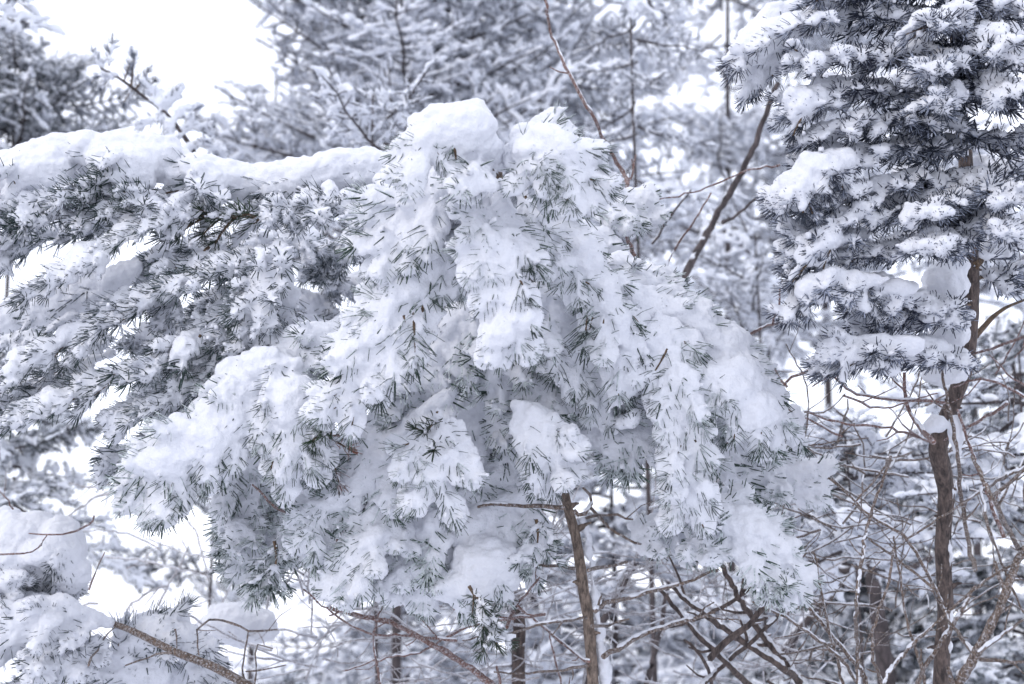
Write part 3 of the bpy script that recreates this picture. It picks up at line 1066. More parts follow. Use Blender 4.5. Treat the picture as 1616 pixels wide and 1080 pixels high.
# long fingers running down to the left
B([(330, 330, 0, 8), (240, 345, -.02, 10), (170, 385, -.03, 12), (100, 430, -.04, 12), (60, 455, -.04, 8)], -.05, lens=(60, 95), rime=.75, pad=.2)
B([(120, 330, .02, 8), (60, 350, .0, 10), (0, 400, .0, 10)], -.02, lens=(60, 95), rime=.75, pad=.2)
B([(420, 390, 0, 8), (320, 430, -.02, 10), (220, 470, -.03, 12), (120, 530, -.04, 12), (0, 600, -.04, 10)], -.05, lens=(65, 100), rime=.75, pad=.2)
B([(430, 430, 0, 8), (340, 510, -.03, 12), (230, 575, -.04, 14), (120, 620, -.05, 14), (40, 650, -.05, 10)], -.06, lens=(65, 100), rime=.75, pad=.25)
B([(440, 460, 0, 8), (370, 540, -.03, 12), (290, 600, -.04, 14), (210, 650, -.04, 12)], -.05, lens=(65, 100), rime=.7, pad=.2)
B([(400, 540, .0, 8), (330, 610, -.02, 16), (260, 670, -.03, 20), (195, 730, -.03, 12)], .0, lens=(60, 95), rime=.65, pad=.3)
B([(170, 560, .02, 8), (90, 590, .0, 12), (0, 630, .0, 12)], -.02, lens=(65, 100), rime=.75, pad=.25)
B([(200, 430, .1, 20), (140, 465, .1, 34), (70, 490, .1, 36), (-10, 515, .1, 32)], .06, lens=(55, 85), rime=.5, pad=.1, sides='b', tuck=20)
B([(0, 540, .05, 6), (60, 540, .05, 8), (130, 540, .05, 8)], .05, kind='blue', lens=(50, 80), rime=.4, pad=.1)
B([(440, 380, -.02, 8), (430, 430, -.04, 22), (410, 490, -.05, 26), (400, 545, -.05, 16)], -.06, lens=(60, 95), rime=.7, pad=.3, front=.6)
B([(445, 420, -.03, 14), (448, 480, -.03, 22), (450, 515, -.02, 18)], .04, lens=(50, 70), rime=.5, pad=.3)
B([(330, 390, 0, 6), (290, 430, -.02, 8), (270, 480, -.02, 8)], -.03, lens=(60, 95), rime=.7, pad=.2, front=.5)
B([(440, 350, .1, 6), (500, 380, .14, 12), (560, 400, .16, 12)], .1, lens=(60, 95), rime=.6, pad=.2, front=.5)
B([(470, 390, .16, 6), (520, 430, .2, 12), (570, 450, .2, 12)], .12, lens=(60, 95), rime=.6, pad=.2, front=.5)
B([(590, 330, .12, 6), (560, 370, .14, 10), (520, 410, .14, 10)], .08, kind='blue', lens=(60, 95), rime=.5, pad=.2, front=.5)
B([(470, 480, .22, 30), (500, 490, .22, 26)], .1, lens=(40, 60), rime=.5, pad=.1)
B([(380, 440, .1, 6), (300, 500, .1, 8), (230, 540, .1, 8)], .08, kind='blue', lens=(60, 95), rime=.45, pad=.1)
B([(360, 480, .1, 6), (300, 560, .1, 8), (240, 600, .1, 8)], .08, kind='blue', lens=(60, 95), rime=.45, pad=.1)
B([(300, 335, .12, 6), (180, 345, .12, 8), (80, 370, .12, 8), (-10, 400, .12, 8)], .06, lens=(60, 95))
B([(440, 370, .14, 6), (340, 385, .14, 8), (240, 420, .14, 8), (160, 450, .14, 6)], .06, kind='blue', lens=(60, 95))
B([(455, 400, .1, 6), (400, 430, .1, 8), (350, 470, .1, 8)], .04, kind='blue', lens=(60, 95))
cap_br = B([(640, 320, .03), (420, 310, .02), (200, 300, .02), (-20, 320, .02)], 0, sprigs=False, bark_r=3.5)
sn = Snow()
for (x, y) in ((30, 268), (58, 325), (100, 300), (150, 300), (188, 248), (178, 322), (222, 300), (240, 335), (295, 325), (312, 285), (345, 310), (430, 318), (500, 322), (520, 305), (558, 342), (600, 300), (470, 345), (618, 330), (15, 330), (130, 340)):
    d = norm(TOCAM - UP * NR.uniform(.1, .6) + np.array(CR) * NR.uniform(-.7, .5))
    put_sprig(cap_br, sn, 'grey', np.array(P(x, y, DL - .045)), d, px(NR.uniform(38, 60), DL), .5, .2, .0024, 1.0, .006, (.9, .1), (.6, .006, .004, .004))
queue_snow(sn, 'snow', M_SNOW, .0026, cap_br)
thin_sprigs(lf, M_NEEDLE_GREY)
print('left fir sprigs', lf.n)

# ------------------------------------------------------------------ the dark-needled fir with the brown trunk
DR = 1.75
rb = P(1487, 1080, DR + .08)
rf = Fir('dark_needled_fir', 'slim brown-trunked fir with blue-black needles and snow wads against its bark', 'tree', (rb.x, rb.y, 0.0), 'blue')
rf.trunk([(1480, 1500, DR + .08, 15), (1485, 1080, DR + .08, 13), (1492, 960, DR + .08, 12.5), (1488, 860, DR + .08, 12.5), (1493, 780, DR + .08, 13), (1481, 712, DR + .07, 15), (1488, 678, DR + .07, 14), (1506, 630, DR + .06, 13), (1524, 570, DR + .05, 13), (1532, 480, DR + .05, 13),
          (1530, 380, DR + .05, 13), (1524, 250, DR + .05, 11), (1512, 130, DR + .05, 10), (1505, -60, DR + .05, 9)], M_BARK_DARK)
sn = Snow()
for (x, y, a, b) in ((1490, 450, 42, 36), (1478, 468, 44, 18), (1505, 420, 26, 22), (1495, 522, 34, 32), (1485, 540, 36, 22), (1490, 590, 34, 22), (1510, 585, 22, 18), (1505, 175, 26, 20), (1475, 670, 22, 14), (1508, 690, 12, 40), (1580, 350, 40, 24), (1590, 30, 40, 22), (1600, 60, 40, 16)):
    for _ in range(4):
        jx, jy = RNG.uniform(-.25, .25) * a, RNG.uniform(-.2, .2) * b
        sn.ball(P(x + jx, y + jy, DR + .03), px(a * .85, DR), px(min(a, b) * .9, DR), px(b * .85, DR))
for (x0, y0, x1, y1) in ((1497, 665, 1494, 700), (1499, 740, 1502, 800), (1497, 850, 1499, 905), (1501, 950, 1497, 1040), (1472, 700, 1478, 730)):
    m = int((y1 - y0) / 6)
    for k in range(m):
        u = k / m
        q = math.sin(math.pi * (k + .5) / m)
        sn.ball(P(x0 + (x1 - x0) * u + NR.normal(0, .8), y0 + (y1 - y0) * u, DR + .075), px(4.2 * q + 1, DR), px(7 * q + 2, DR), px(6 * NR.uniform(.7, 1.3), DR))
queue_snow(sn, 'snow', M_SNOW, 0.003, rf.root)
_pending[-1] = (*_pending[-1][:5], lambda me: setattr(link('snow', me, rf.root, None, 'stuff'), 'location', -rf.L))
def T(rows, dd=0.0, **kw):
    a, b = kw.get('lens', (60, 95))
    kw['lens'] = (a * 0.75, b * 0.8)
    kw.setdefault('along', (0.6, 1.3))
    kw.setdefault('out', (0.4, 0.9))
    kw['bare'] = 0.9
    kw['rime'] = 0.25
    kw['rt'] = 0.0022
    kw['core'] = 0.004
    kw.setdefault('zmix', (1.0, 0.25))
    kw.setdefault('jit', .13)
    kw.setdefault('zn', .17)
    kw['pad'] = kw.get('pad', .2) * .3
    kw.setdefault('capn', .5)
    kw.setdefault('reach', (-.2, .4))
    kw['front'] = kw.get('front', .35) * .6
    kw.setdefault('droop', .2)
    kw.setdefault('plate', (0.55, 0.0045, 0.006, 0.001))
    return rf.branch(rows, DR + dd, **kw)


T([(1505, 20, 0, 8), (1420, 25, -.06, 12), (1340, 20, -.10, 16), (1250, 40, -.12, 26), (1180, 80, -.12, 30)], 0, lens=(60, 100), rime=.6, pad=.3, front=.4)
T([(1250, 20, -.05, 22), (1210, 60, -.05, 36), (1195, 110, -.05, 30)], 0, lens=(55, 85), rime=.6, pad=.2, caps=[(1200, 70, -.08, 40, 40), (1190, 120, -.08, 28, 26)])
T([(1330, 160, -.10, 10), (1280, 165, -.13, 18)], 0, lens=(45, 65), caps=[(1265, 165, -.15, 30, 30), (1290, 155, -.14, 28, 22)])
T([(1350, 270, -.10, 10), (1300, 270, -.13, 20), (1255, 300, -.14, 18)], 0, lens=(45, 65), caps=[(1290, 265, -.16, 44, 30), (1260, 295, -.16, 32, 30), (1320, 255, -.15, 36, 20)])
T([(1360, 370, -.10, 10), (1300, 380, -.13, 20)], 0, lens=(45, 65), caps=[(1300, 375, -.15, 32, 26), (1275, 405, -.15, 20, 18)])
T([(1400, 445, -.09, 10), (1300, 445, -.13, 20)], 0, lens=(45, 65), caps=[(1340, 444, -.14, 60, 18), (1285, 455, -.15, 34, 24), (1400, 455, -.12, 50, 16)])
T([(1440, 545, -.09, 10), (1350, 550, -.12, 20)], 0, lens=(45, 60), caps=[(1400, 545, -.12, 62, 18), (1345, 556, -.12, 34, 16)])
T([(1505, -20, 0, 8), (1400, -20, -.08, 12), (1300, 0, -.1, 14)], -.02, lens=(70, 110), rime=.5, pad=.2, front=.5)
T([(1510, 90, 0, 6), (1430, 80, -.08, 10), (1350, 85, -.12, 10), (1280, 95, -.14, 10)], 0, lens=(65, 105), rime=.55, pad=.15, front=.6)
T([(1512, 100, 0, 6), (1560, 90, -.08, 8), (1620, 80, -.1, 10)], 0, lens=(65, 105), rime=.55, pad=.2, front=.6)
T([(1518, 160, 0, 8), (1430, 150, -.06, 14), (1340, 140, -.10, 20), (1265, 165, -.11, 28)], 0, lens=(60, 95), rime=.55, pad=.2, front=.4)
T([(1518, 190, 0, 6), (1450, 190, -.08, 8), (1370, 190, -.12, 10), (1300, 210, -.13, 10)], 0, lens=(60, 95), rime=.6, pad=.2, front=.5)
T([(1522, 240, 0, 6), (1440, 230, -.06, 14), (1360, 240, -.10, 16), (1300, 265, -.10, 34), (1255, 300, -.10, 34)], 0, lens=(60, 90), rime=.55, pad=.2, front=.4)
T([(1524, 290, 0, 6), (1460, 280, -.08, 10), (1380, 295, -.12, 12), (1290, 320, -.12, 14)], 0, lens=(60, 95), rime=.6, pad=.2, front=.5)
T([(1528, 340, 0, 6), (1450, 330, -.08, 10), (1360, 335, -.12, 14), (1280, 360, -.12, 20)], 0, lens=(60, 95), rime=.55, pad=.2, front=.4)
T([(1530, 390, 0, 6), (1450, 385, -.06, 10), (1370, 395, -.10, 12), (1280, 410, -.10, 14)], 0, lens=(55, 85), rime=.5, pad=.15, front=.4)
T([(1530, 475, 0, 6), (1450, 470, -.06, 14), (1370, 455, -.10, 22), (1290, 452, -.12, 22), (1255, 475, -.12, 16)], 0, lens=(50, 80), rime=.5, pad=.2, front=.4, tuck=8)
T([(1528, 500, 0, 6), (1450, 500, -.06, 8), (1380, 505, -.08, 8)], 0, lens=(55, 80), rime=.5, pad=.1)
T([(1526, 560, 0, 6), (1460, 550, -.06, 22), (1390, 550, -.08, 24), (1325, 562, -.08, 14)], 0, lens=(50, 75), rime=.45, pad=.1, front=.3, tuck=10)
T([(1522, 230, 0, 6), (1570, 220, -.06, 10), (1630, 210, -.1, 12)], 0, lens=(60, 95), rime=.6, pad=.2, front=.5)
T([(1526, 300, 0, 6), (1570, 300, -.06, 10), (1630, 290, -.1, 12)], 0, lens=(60, 95), rime=.55, pad=.2, front=.5)
T([(1515, 150, 0, 6), (1560, 150, -.06, 10), (1630, 150, -.1, 10)], 0, lens=(60, 95), rime=.6, pad=.2, front=.5)
T([(1508, 30, 0, 6), (1560, 20, -.06, 10), (1630, 10, -.1, 14)], 0, lens=(60, 95), rime=.6, pad=.2, front=.5)
T([(1538, 420, 0, 4), (1580, 380, .05, 6), (1640, 330, .08, 6)], .04, lens=(55, 85), rime=.4, pad=.05, bark_r=7)
T([(1538, 440, 0, 4), (1590, 430, .08, 4), (1640, 415, .1, 4)], .05, lens=(55, 85), rime=.4, pad=.05)
T([(1540, 530, .05), (1580, 490, .1), (1640, 465, .12)], .03, sprigs=False, bark_r=5)
T([(1520, 200, .1, 6), (1440, 260, .1, 6), (1380, 330, .1, 6)], .06, lens=(65, 100), rime=.35, pad=.05, front=.2)
T([(1520, 330, .1, 6), (1440, 370, .1, 6), (1360, 400, .1, 6)], .06, lens=(65, 100), rime=.35, pad=.05, front=.2)
T([(1510, 60, .1, 6), (1440, 120, .1, 6), (1350, 130, .1, 6)], .06, lens=(65, 100), rime=.35, pad=.05, front=.2)
T([(1520, 250, .1, 6), (1570, 260, .1, 6), (1630, 250, .1, 6)], .06, lens=(65, 100), rime=.35, pad=.05, front=.2)
for y in (0, 70, 120, 290, 345):
    T([(1522, y, -.02, 4), (1505, y + 18, -.10, 8), (1475, y + 38, -.17, 10)], 0, lens=(60, 95), rime=.5, pad=.15, front=.6)
for y in (40, 110, 270, 330):
    T([(1524, y, -.02, 4), (1548, y + 12, -.10, 8), (1585, y + 34, -.17, 10)], 0, lens=(60, 95), rime=.5, pad=.15, front=.6)
thin_sprigs(rf, M_NEEDLE_BLUE)
print('right fir sprigs', rf.n)

# ------------------------------------------------------------------ low fir buried in snow mounds, lower left
DM = 1.95
mb = P(120, 1080, DM)
mf = Fir('snow_buried_fir', 'low fir nearly buried in smooth round snow mounds and frosted clumps', 'tree', (mb.x, mb.y, 0.0), 'grey')
mf.trunk([(150, 1500, DM + .05, 12), (130, 1130, DM + .05, 10), (110, 1060, DM + .03, 8), (60, 960, DM + .05, 6), (10, 900, DM + .05, 5)], M_BARK_DARK)
A = lambda rows, dd=0.0, **kw: mf.branch(rows, DM + dd, **{'plate': (0.6, 0.006, 0.003, 0.003), 'zmix': (.7, .6), 'rt': .0024, **kw})
A([(-60, 900, .05, 20), (20, 905, .03, 22), (90, 915, .02, 22)], .0, lens=(40, 60), sides='a', caps=[(0, 848, .02, 54, 44), (48, 846, .0, 56, 40), (96, 866, -.02, 42, 46), (112, 902, -.02, 30, 34), (58, 900, .0, 62, 38), (18, 884, -.02, 50, 38), (70, 870, -.04, 30, 26)], voxel=.003, step=30)
A([(-20, 920, 0, 14), (10, 915, -.02, 26)], -.02, lens=(40, 60), rime=.6, pad=.2)
A([(160, 980, 0, 14), (110, 965, -.02, 24), (60, 975, -.03, 34), (20, 1000, -.03, 34), (-20, 1030, -.03, 30)], -.04, lens=(55, 85), rime=.8, pad=.5, front=.5, caps=[(50, 960, .0, 55, 26), (80, 1000, -.03, 40, 36)])
A([(90, 1000, 0, 10), (90, 1040, -.03, 22), (60, 1080, -.03, 26)], -.05, lens=(55, 85), rime=.8, pad=.4, front=.5)
A([(180, 1080, 0, 20), (200, 1030, -.01, 34), (240, 1000, -.02, 36), (290, 1010, -.02, 30), (330, 1060, -.02, 24)], .03, lens=(55, 85), rime=.55, pad=.2, front=.4, caps=[(255, 995, .0, 52, 34), (220, 1060, .0, 60, 46), (310, 1070, .02, 50, 36)])
A([(320, 1000, .15, 24), (370, 985, .15, 32), (420, 990, .15, 28)], .12, sprigs=False, caps=[(372, 985, .13, 52, 34)])
A([(150, 1100, .02, 30), (120, 1090, .02, 34)], .05, sprigs=False, caps=[(140, 1080, .03, 70, 40)])
mf.trunk([(154, 976, DM - .02, 4), (197, 991, DM - .04, 5), (230, 1006, DM - .06, 5.5), (281, 1031, DM - .07, 6), (334, 1051, DM - .08, 6.5), (388, 1080, DM - .09, 7), (450, 1120, DM - .09, 7)], M_STEM, name='branch', sides=8, label='bare brown branch lying across the mounds')
flush_snow()


# ------------------------------------------------------------------ bare shrubs and saplings
def stems(root, L0, rows_list, mat, d0, frost=0.5, twigs=0.5):
    """each row set one stem; rime along its upper side"""
    for rows in rows_list:
        r0 = rows[0] if not isinstance(rows[0], tuple) else 2.5
        pts_px = rows[1:] if not isinstance(rows[0], tuple) else rows
        dd = RNG.uniform(-.05, .05)
        R = np.array([(x, y, d0 + dd + 0.10 * i / max(1, len(pts_px) - 1) * RNG.uniform(-1, 1)) for i, (x, y) in enumerate(pts_px)])
        ln = np.linalg.norm(np.diff(R[:, :2], axis=0), axis=1).sum()
        n = max(5, int(ln / 11))
        sm = smooth_path(R, n)
        sm[:, :2] += NR.normal(0, 1.1, (n, 2))
        pts = np.array([P(*q) for q in sm])
        g = Geo()
        top_thin = np.linspace(0.62, 1.1, n)
        rad = px(r0, d0) * top_thin * (1 + 0.12 * NR.normal(0, 1, n).clip(-1.5, 2.5) * (NR.random(n) < .3))
        add_tube(g, pts, rad, 6, lump=0.08)
        for k in range(int(n * 0.14 * twigs + RNG.random())):
            i = RNG.randrange(1, n - 1)
            t = norm(pts[i - 1] - pts[i])
            v = norm(np.cross(t, TOCAM) * RNG.choice((-1, 1)) + TOCAM * RNG.uniform(-.6, .6))
            l = px(RNG.uniform(20, 70), d0)
            q = [pts[i], pts[i] + (t * .7 + v * .7) * l * .5, pts[i] + (t * .8 + v * .6) * l + UP * l * RNG.uniform(-.1, .15)]
            add_tube(g, q, [rad[i] * .6, rad[i] * .5, rad[i] * .35], 5)
        o = link('stem', g.mesh('stem', [mat]), root)
        o.location = -L0
        if frost > 0:
            sn = Snow()
            on = False
            for i in range(n - 1):
                if NR.random() < 0.25:
                    on = NR.random() < frost
                if on:
                    t = norm(pts[i + 1] - pts[i])
                    flat = math.sqrt(max(0, 1 - t[2] ** 2))
                    rr = rad[i] * NR.uniform(.7, 1.15) * (0.55 + 0.6 * flat)
                    off = UP * rad[i] * 0.9 + np.array(CR) * rad[i] * 0.5 * (1 - flat)
                    sn.capsules(pts[i] + off, pts[i + 1] + off, rr)
            if not sn.empty():
                me = sn.geo().mesh('snow', [M_SNOW])
                link('snow', me, o, kind='stuff')


def shrub(label, x, d, rows, mat, frost=.5, name='bare_shrub', cat='shrub', group='bare stems among the firs', twigs=.5):
    b = P(x, 1080, d)
    b = Vector((b.x, b.y, -.05))
    r = thing(name, label, cat, b, group)
    stems(r, b, rows, mat, d, frost, twigs)
    return r


DS = 1.72
shrub('leafless shrub of crossing tan stems before the brown trunk', 1420, DS, [
    [3.4, (1407, 720), (1373, 817), (1360, 880), (1352, 954), (1353, 1040), (1360, 1180)],
    [3, (1307, 753), (1377, 817), (1430, 850), (1474, 927), (1497, 977), (1537, 1034)],
    [2.4, (1370, 850), (1417, 884), (1474, 929)],
    [2.4, (1410, 847), (1417, 887), (1430, 974), (1460, 1080), (1470, 1180)],
    [3, (1413, 857), (1400, 924), (1380, 987), (1378, 1040), (1390, 1080), (1400, 1180)],
    [4, (1263, 942), (1310, 1000), (1353, 1054), (1367, 1080), (1400, 1180)],
    [3, (1186, 950), (1226, 967), (1276, 1000), (1323, 1037), (1353, 1080), (1400, 1180)],
    [3, (1285, 874), (1296, 934), (1313, 1014), (1330, 1080), (1350, 1180)],
    [2.6, (1433, 850), (1494, 810), (1550, 775), (1590, 750), (1640, 730)],
    [4.5, (1540, 925), (1503, 987), (1447, 1080), (1420, 1180)],
    [2.2, (1345, 800), (1395, 740), (1400, 722)],
    [3.2, (1616, 880), (1545, 925), (1475, 985), (1420, 1040), (1395, 1080), (1380, 1180)]], M_STEM, .45)
shrub('thick brown bush stem forking at the corner with snow in its crotch', 1560, DS - .05, [
    [9, (1640, 840), (1610, 880), (1577, 960), (1540, 1031), (1514, 1080), (1480, 1180)],
    [3.6, (1468, 532), (1490, 607), (1500, 660), (1512, 720), (1520, 813), (1539, 900)],
    [4, (1534, 720), (1564, 783), (1607, 867)],
    [3, (1640, 725), (1616, 740), (1567, 783)],
    [3, (1616, 977), (1580, 1003), (1544, 1031)],
    [3.4, (1640, 1046), (1590, 1044), (1545, 1041)],
    [2.6, (1616, 968), (1585, 900), (1560, 830), (1548, 770)]], M_STEM, .4)
shrub('thin twigs sprawling across the white gap under the dark fir', 1400, DS + .05, [
    [1.8, (1243, 647), (1283, 667), (1327, 689)],
    [1.8, (1283, 609), (1330, 587)],
    [2.2, (1310, 587), (1337, 614), (1377, 627), (1494, 637)],
    [2.2, (1273, 650), (1323, 667), (1393, 674), (1450, 690)],
    [2.6, (1490, 694), (1540, 668), (1590, 637)],
    [4, (1427, 587), (1430, 634), (1447, 671), (1474, 697)],
    [2, (1504, 610), (1557, 599), (1616, 627)],
    [2.6, (1524, 562), (1570, 548), (1630, 525)],
    [1.6, (1480, 620), (1440, 632), (1390, 645), (1330, 625)],
    [1.6, (1400, 640), (1430, 675), (1470, 700)],
    [3, (1510, 647), (1534, 714), (1550, 760), (1585, 850)],
    [1.6, (1560, 560), (1590, 590), (1620, 610)],
    [1.6, (1620, 500), (1590, 560), (1570, 590)]], M_STEM_RED, .5)
shrub('reddish frosted shoots beside the arching white bough', 1225, DS + .2, [
    [2.4, (1173, 534), (1200, 520), (1220, 513), (1234, 510)],
    [2, (1233, 440), (1228, 480), (1220, 513)],
    [3, (1226, 619), (1256, 594), (1310, 570), (1330, 555)],
    [2.4, (1200, 560), (1222, 585), (1243, 610)],
    [2.2, (1150, 545), (1180, 530), (1200, 520)]], M_STEM_RED, .6)
shrub('slanting brown stems under the lower white lobe', 1230, DS + .25, [
    [6, (1060, 925), (1110, 968), (1160, 1004), (1236, 1054), (1263, 1080), (1340, 1180)],
    [6, (1106, 834), (1146, 907), (1176, 960), (1216, 1020), (1263, 1080), (1300, 1180)],
    [4, (1050, 990), (1090, 980), (1143, 957), (1203, 914)],
    [5, (1040, 930), (1100, 1000), (1150, 1050), (1190, 1090)],
    [3.2, (1080, 1010), (1110, 1040), (1125, 1085)],
    [4, (1290, 920), (1240, 960), (1190, 1010), (1130, 1060), (1090, 1100)],
    [5, (1270, 870), (1230, 930), (1190, 975), (1120, 1040)]], M_BARK_DARK, .55)
shrub('bare side limbs fanning out at the foot of the bowed fir', 930, DC + .04, [
    [3.4, (754, 799), (820, 797), (889, 802)],
    [3, (988, 887), (955, 895), (926, 900)],
    [3.6, (1130, 900), (1080, 920), (1015, 938), (961, 950), (939, 965)],
    [4, (1130, 965), (1080, 980), (1014, 1004), (951, 1036)],
    [2.6, (750, 889), (800, 893), (857, 892), (907, 897)],
    [2.4, (991, 977), (960, 988), (934, 987)],
    [2.4, (730, 1010), (800, 1000), (860, 985), (925, 974)],
    [2.4, (780, 1060), (850, 1062), (930, 1050)],
    [3, (920, 770), (935, 790), (920, 812), (905, 808)],
    [2.6, (1000, 820), (960, 812), (915, 820)],
    [2.6, (1010, 860), (970, 840), (930, 800)]], M_STEM, .5)
shrub('dark reddish limb sweeping down under the green-tipped arch', 700, DC + .12, [
    [5.5, (520, 960), (565, 972), (620, 984), (674, 1014), (714, 1037), (767, 1074), (850, 1150)],
    [2.2, (480, 930), (520, 965), (580, 1000), (640, 1003), (720, 1012)],
    [2.2, (866, 997), (874, 1034), (887, 1080), (900, 1150)],
    [2.4, (854, 910), (835, 932), (817, 954), (800, 990)],
    [2.6, (817, 954), (850, 985), (905, 1030), (930, 1045)],
    [2.2, (700, 940), (740, 960), (800, 975), (860, 970)],
    [2, (540, 1060), (600, 1040), (660, 1030), (740, 990), (810, 975)],
    [2.2, (440, 790), (470, 815), (500, 835)],
    [2.4, (400, 765), (425, 790), (460, 818)],
    [4, (530, 850), (545, 870), (560, 895)],
    [3, (510, 690), (540, 685), (590, 678)],
    [2, (620, 905), (600, 960), (590, 1010), (600, 1080)]], M_STEM_RED, .55)
shrub('fine curling twigs rising from the lying branch by the mounds', 350, DM - .1, [
    [1.9, (312, 1034), (310, 1010), (313, 990), (330, 980), (347, 977), (370, 985), (391, 997)],
    [1.8, (438, 992), (415, 996), (391, 997)],
    [2, (391, 997), (387, 1030), (383, 1064), (390, 1085)],
    [1.5, (430, 1025), (405, 1020), (404, 1050), (402, 1080)],
    [1.5, (280, 1030), (278, 1005), (277, 990)],
    [1.8, (200, 1050), (240, 1035), (270, 1030)],
    [1.8, (180, 990), (155, 1020), (140, 1050)],
    [1.5, (450, 1050), (420, 1055), (388, 1060)]], M_STEM, .3)
shrub('thin dark twigs poking out over the largest snow mound', 80, DM - .16, [
    [1.8, (47, 842), (97, 844), (134, 834), (150, 814)],
    [1.6, (75, 846), (63, 862), (45, 872), (0, 876), (-30, 872)],
    [1.4, (0, 775), (12, 790), (20, 803)],
    [1.5, (165, 870), (150, 905), (140, 930)]], M_STEM_RED, .1)

def tangle(label, x0, x1, d, n, mat, seed, y0=800):
    rg = random.Random(seed)
    rows = []
    for k in range(n):
        x, y = rg.uniform(x0, x1), rg.uniform(y0, 1090)
        an = rg.choice((rg.uniform(-.5, .5), rg.uniform(2.7, 3.6), rg.uniform(-1.9, -.6)))
        l = rg.uniform(60, 190)
        c = rg.uniform(-.5, .5)
        r = [rg.uniform(1.0, 2.0)]
        for j in range(5):
            r.append((x, y))
            x += math.cos(an) * l / 4
            y += math.sin(an) * l / 4
            an += c * .4 + rg.uniform(-.25, .25)
        r[1:] = r[:0:-1]
        rows.append(r)
    shrub(label, (x0 + x1) / 2, d, rows, mat, .75, twigs=1.5)


for fir, lst, mt in ((yf, [(905, 838, 1, DC + .05), (918, 920, -1, DC + .05), (930, 1000, 1, DC + .05), (896, 800, 1, DC + .05)], M_BARK),
                     (rf, [(1490, 820, -1, DR + .08), (1492, 770, 1, DR + .08), (1488, 930, 1, DR + .08), (1487, 1020, -1, DR + .08), (1500, 645, 1, DR + .06), (1530, 430, 1, DR + .05)], M_BARK_DARK)):
    for x, y, sg, d in lst:
        g = Geo()
        p = np.array(P(x, y, d))
        l = px(RNG.uniform(16, 34), d)
        v = norm(np.array(CR) * sg + UP * RNG.uniform(-.2, .5) + TOCAM * RNG.uniform(0, .8))
        add_tube(g, [p, p + v * l * .5, p + v * l * .8 + UP * l * .05, p + v * l], [px(6, d), px(4.5, d), px(2.4, d), px(1.6, d)], 7, lump=.15)
        o = link('branch_stub', g.mesh('branch_stub', [mt]), fir.root)
        o.location = -fir.L


tangle('rime-coated thicket of hair-thin twigs below the green-tipped arch', 420, 900, 2.15, 95, M_STEM_FROST, 1, 860)
tangle('rime-coated thicket of hair-thin twigs behind the lone brown stem', 820, 1300, 2.2, 95, M_STEM_FROST, 2, 800)
tangle('thicket of fine twigs crossing in front of the greenish snowy fir', 1200, 1640, 2.0, 80, M_STEM, 3, 640)
tangle('sparse fine twigs hanging in the bright gap above the mounds', 100, 440, 2.6, 22, M_STEM_FROST, 4, 740)

# saplings and poles higher up
shrub('red-brown frosted sapling whip bending down from the top', 990, 1.95, [
    [3.4, (858, -30), (864, 10), (872, 60), (900, 120), (935, 185), (960, 235), (985, 275), (990, 300), (989, 370), (1003, 415), (1010, 520)],
    [2, (1000, 250), (995, 275), (988, 292)],
    [2, (1004, 245), (1000, 270), (990, 290)],
    [1.7, (1015, 318), (1070, 310), (1120, 295), (1180, 270), (1230, 262)],
    [2.2, (1122, 305), (1095, 350), (1060, 400), (1044, 440)]], M_STEM_RED, .35, name='sapling', cat='sapling', twigs=.1)
shrub('leaning dark bare pole before the glittering specks', 1080, 2.5, [
    [6.5, (1228, 130), (1190, 230), (1160, 290), (1120, 360), (1075, 445), (1020, 560)],
    [2.6, (1220, 290), (1175, 330), (1140, 350)],
    [2, (1090, 300), (1060, 340), (1030, 385)]], M_BARK_FAR, .25, name='sapling', cat='sapling', twigs=.2)
shrub('upright dark pole low behind the lone brown stem', 1030, 2.7, [
    [7, (1002, 890), (971, 947), (954, 977), (930, 1040), (920, 1180)],
    [5, (1055, 920), (1051, 937), (1038, 1014), (1021, 1080), (1015, 1180)]], M_BARK_FAR, .3, name='sapling', cat='sapling', twigs=.2)
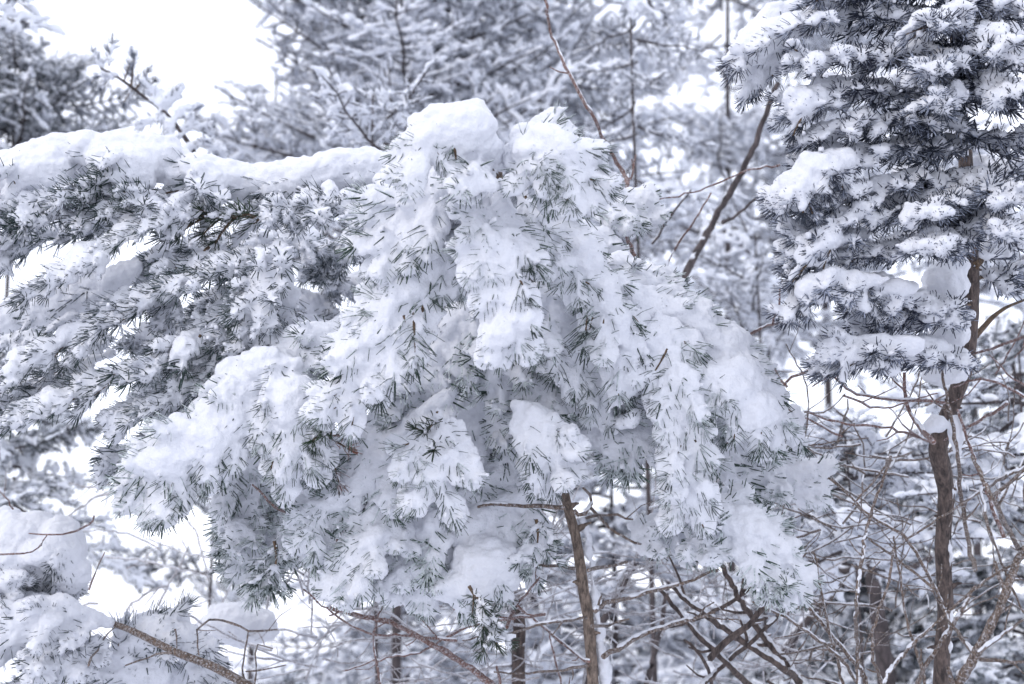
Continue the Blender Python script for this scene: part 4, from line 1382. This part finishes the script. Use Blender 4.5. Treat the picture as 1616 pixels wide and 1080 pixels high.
shrub('stout dark trunk behind the tan stems', 1400, 3.2, [
    [15, (1370, 800), (1375, 900), (1390, 1000), (1405, 1120)],
    [8, (1480, 830), (1390, 880), (1290, 960), (1230, 1040)],
    [8, (1470, 880), (1420, 905), (1330, 900), (1250, 880)]], M_BARK_FAR, .4, name='sapling', cat='sapling', twigs=.2)
pb = P(330, 280, 2.9)
pf = Fir('pine_shoot', 'dark tufted pine shoot standing alone against the white sky', 'branch', pb, 'blue')
o = pf.trunk([(335, 300, 2.9, 4), (300, 230, 2.9, 4), (262, 180, 2.9, 3.4), (230, 155, 2.9, 2.6), (190, 125, 2.9, 2.2), (160, 108, 2.9, 1.6)], M_BARK_FAR, sides=6, name='stem')
sn = Snow()
for (x, y, dx, dy, l, rm) in ((160, 110, -.3, -1, 30, .05), (172, 104, .1, -1, 36, .1), (185, 122, -1, -.1, 28, .1), (196, 128, .5, -1, 30, .05), (207, 136, .1, -1, 44, .1), (210, 140, -.6, .7, 26, .1), (214, 142, .6, -1, 34, .1),
                              (224, 152, .5, -.7, 30, .1), (180, 118, -.8, .6, 26, .1), (160, 115, -.9, .5, 24, .05),
                              (248, 168, -.3, -1, 40, .6), (255, 175, .6, -.8, 40, .7), (262, 182, -.9, .3, 40, .7), (272, 192, .7, -.5, 46, .8), (285, 205, 1, -.2, 50, .8), (290, 215, -.9, .4, 50, .8), (300, 228, 1, .1, 54, .8),
                              (305, 235, -.7, .8, 50, .8), (275, 195, -.5, .9, 46, .8), (312, 250, .9, .6, 56, .8), (318, 262, -.9, .5, 56, .8), (252, 170, .2, .9, 36, .7)):
    d = norm(np.array(CR) * dx - np.array(CU) * dy + TOCAM * NR.uniform(-.4, .5))
    put_sprig(o, sn, 'blue', np.array(P(x, y, 2.9)), d, px(l, 2.9), rm, rm * .6, .0032, 1.0, .004 + .006 * rm)
queue_snow(sn, 'snow', M_SNOW_FAR, 0.0035, o)
flush_snow()
nt = sum(len(m.polygons) * 2 for m in bpy.data.meshes)
print('tris about', nt, 'objects', len(bpy.data.objects))
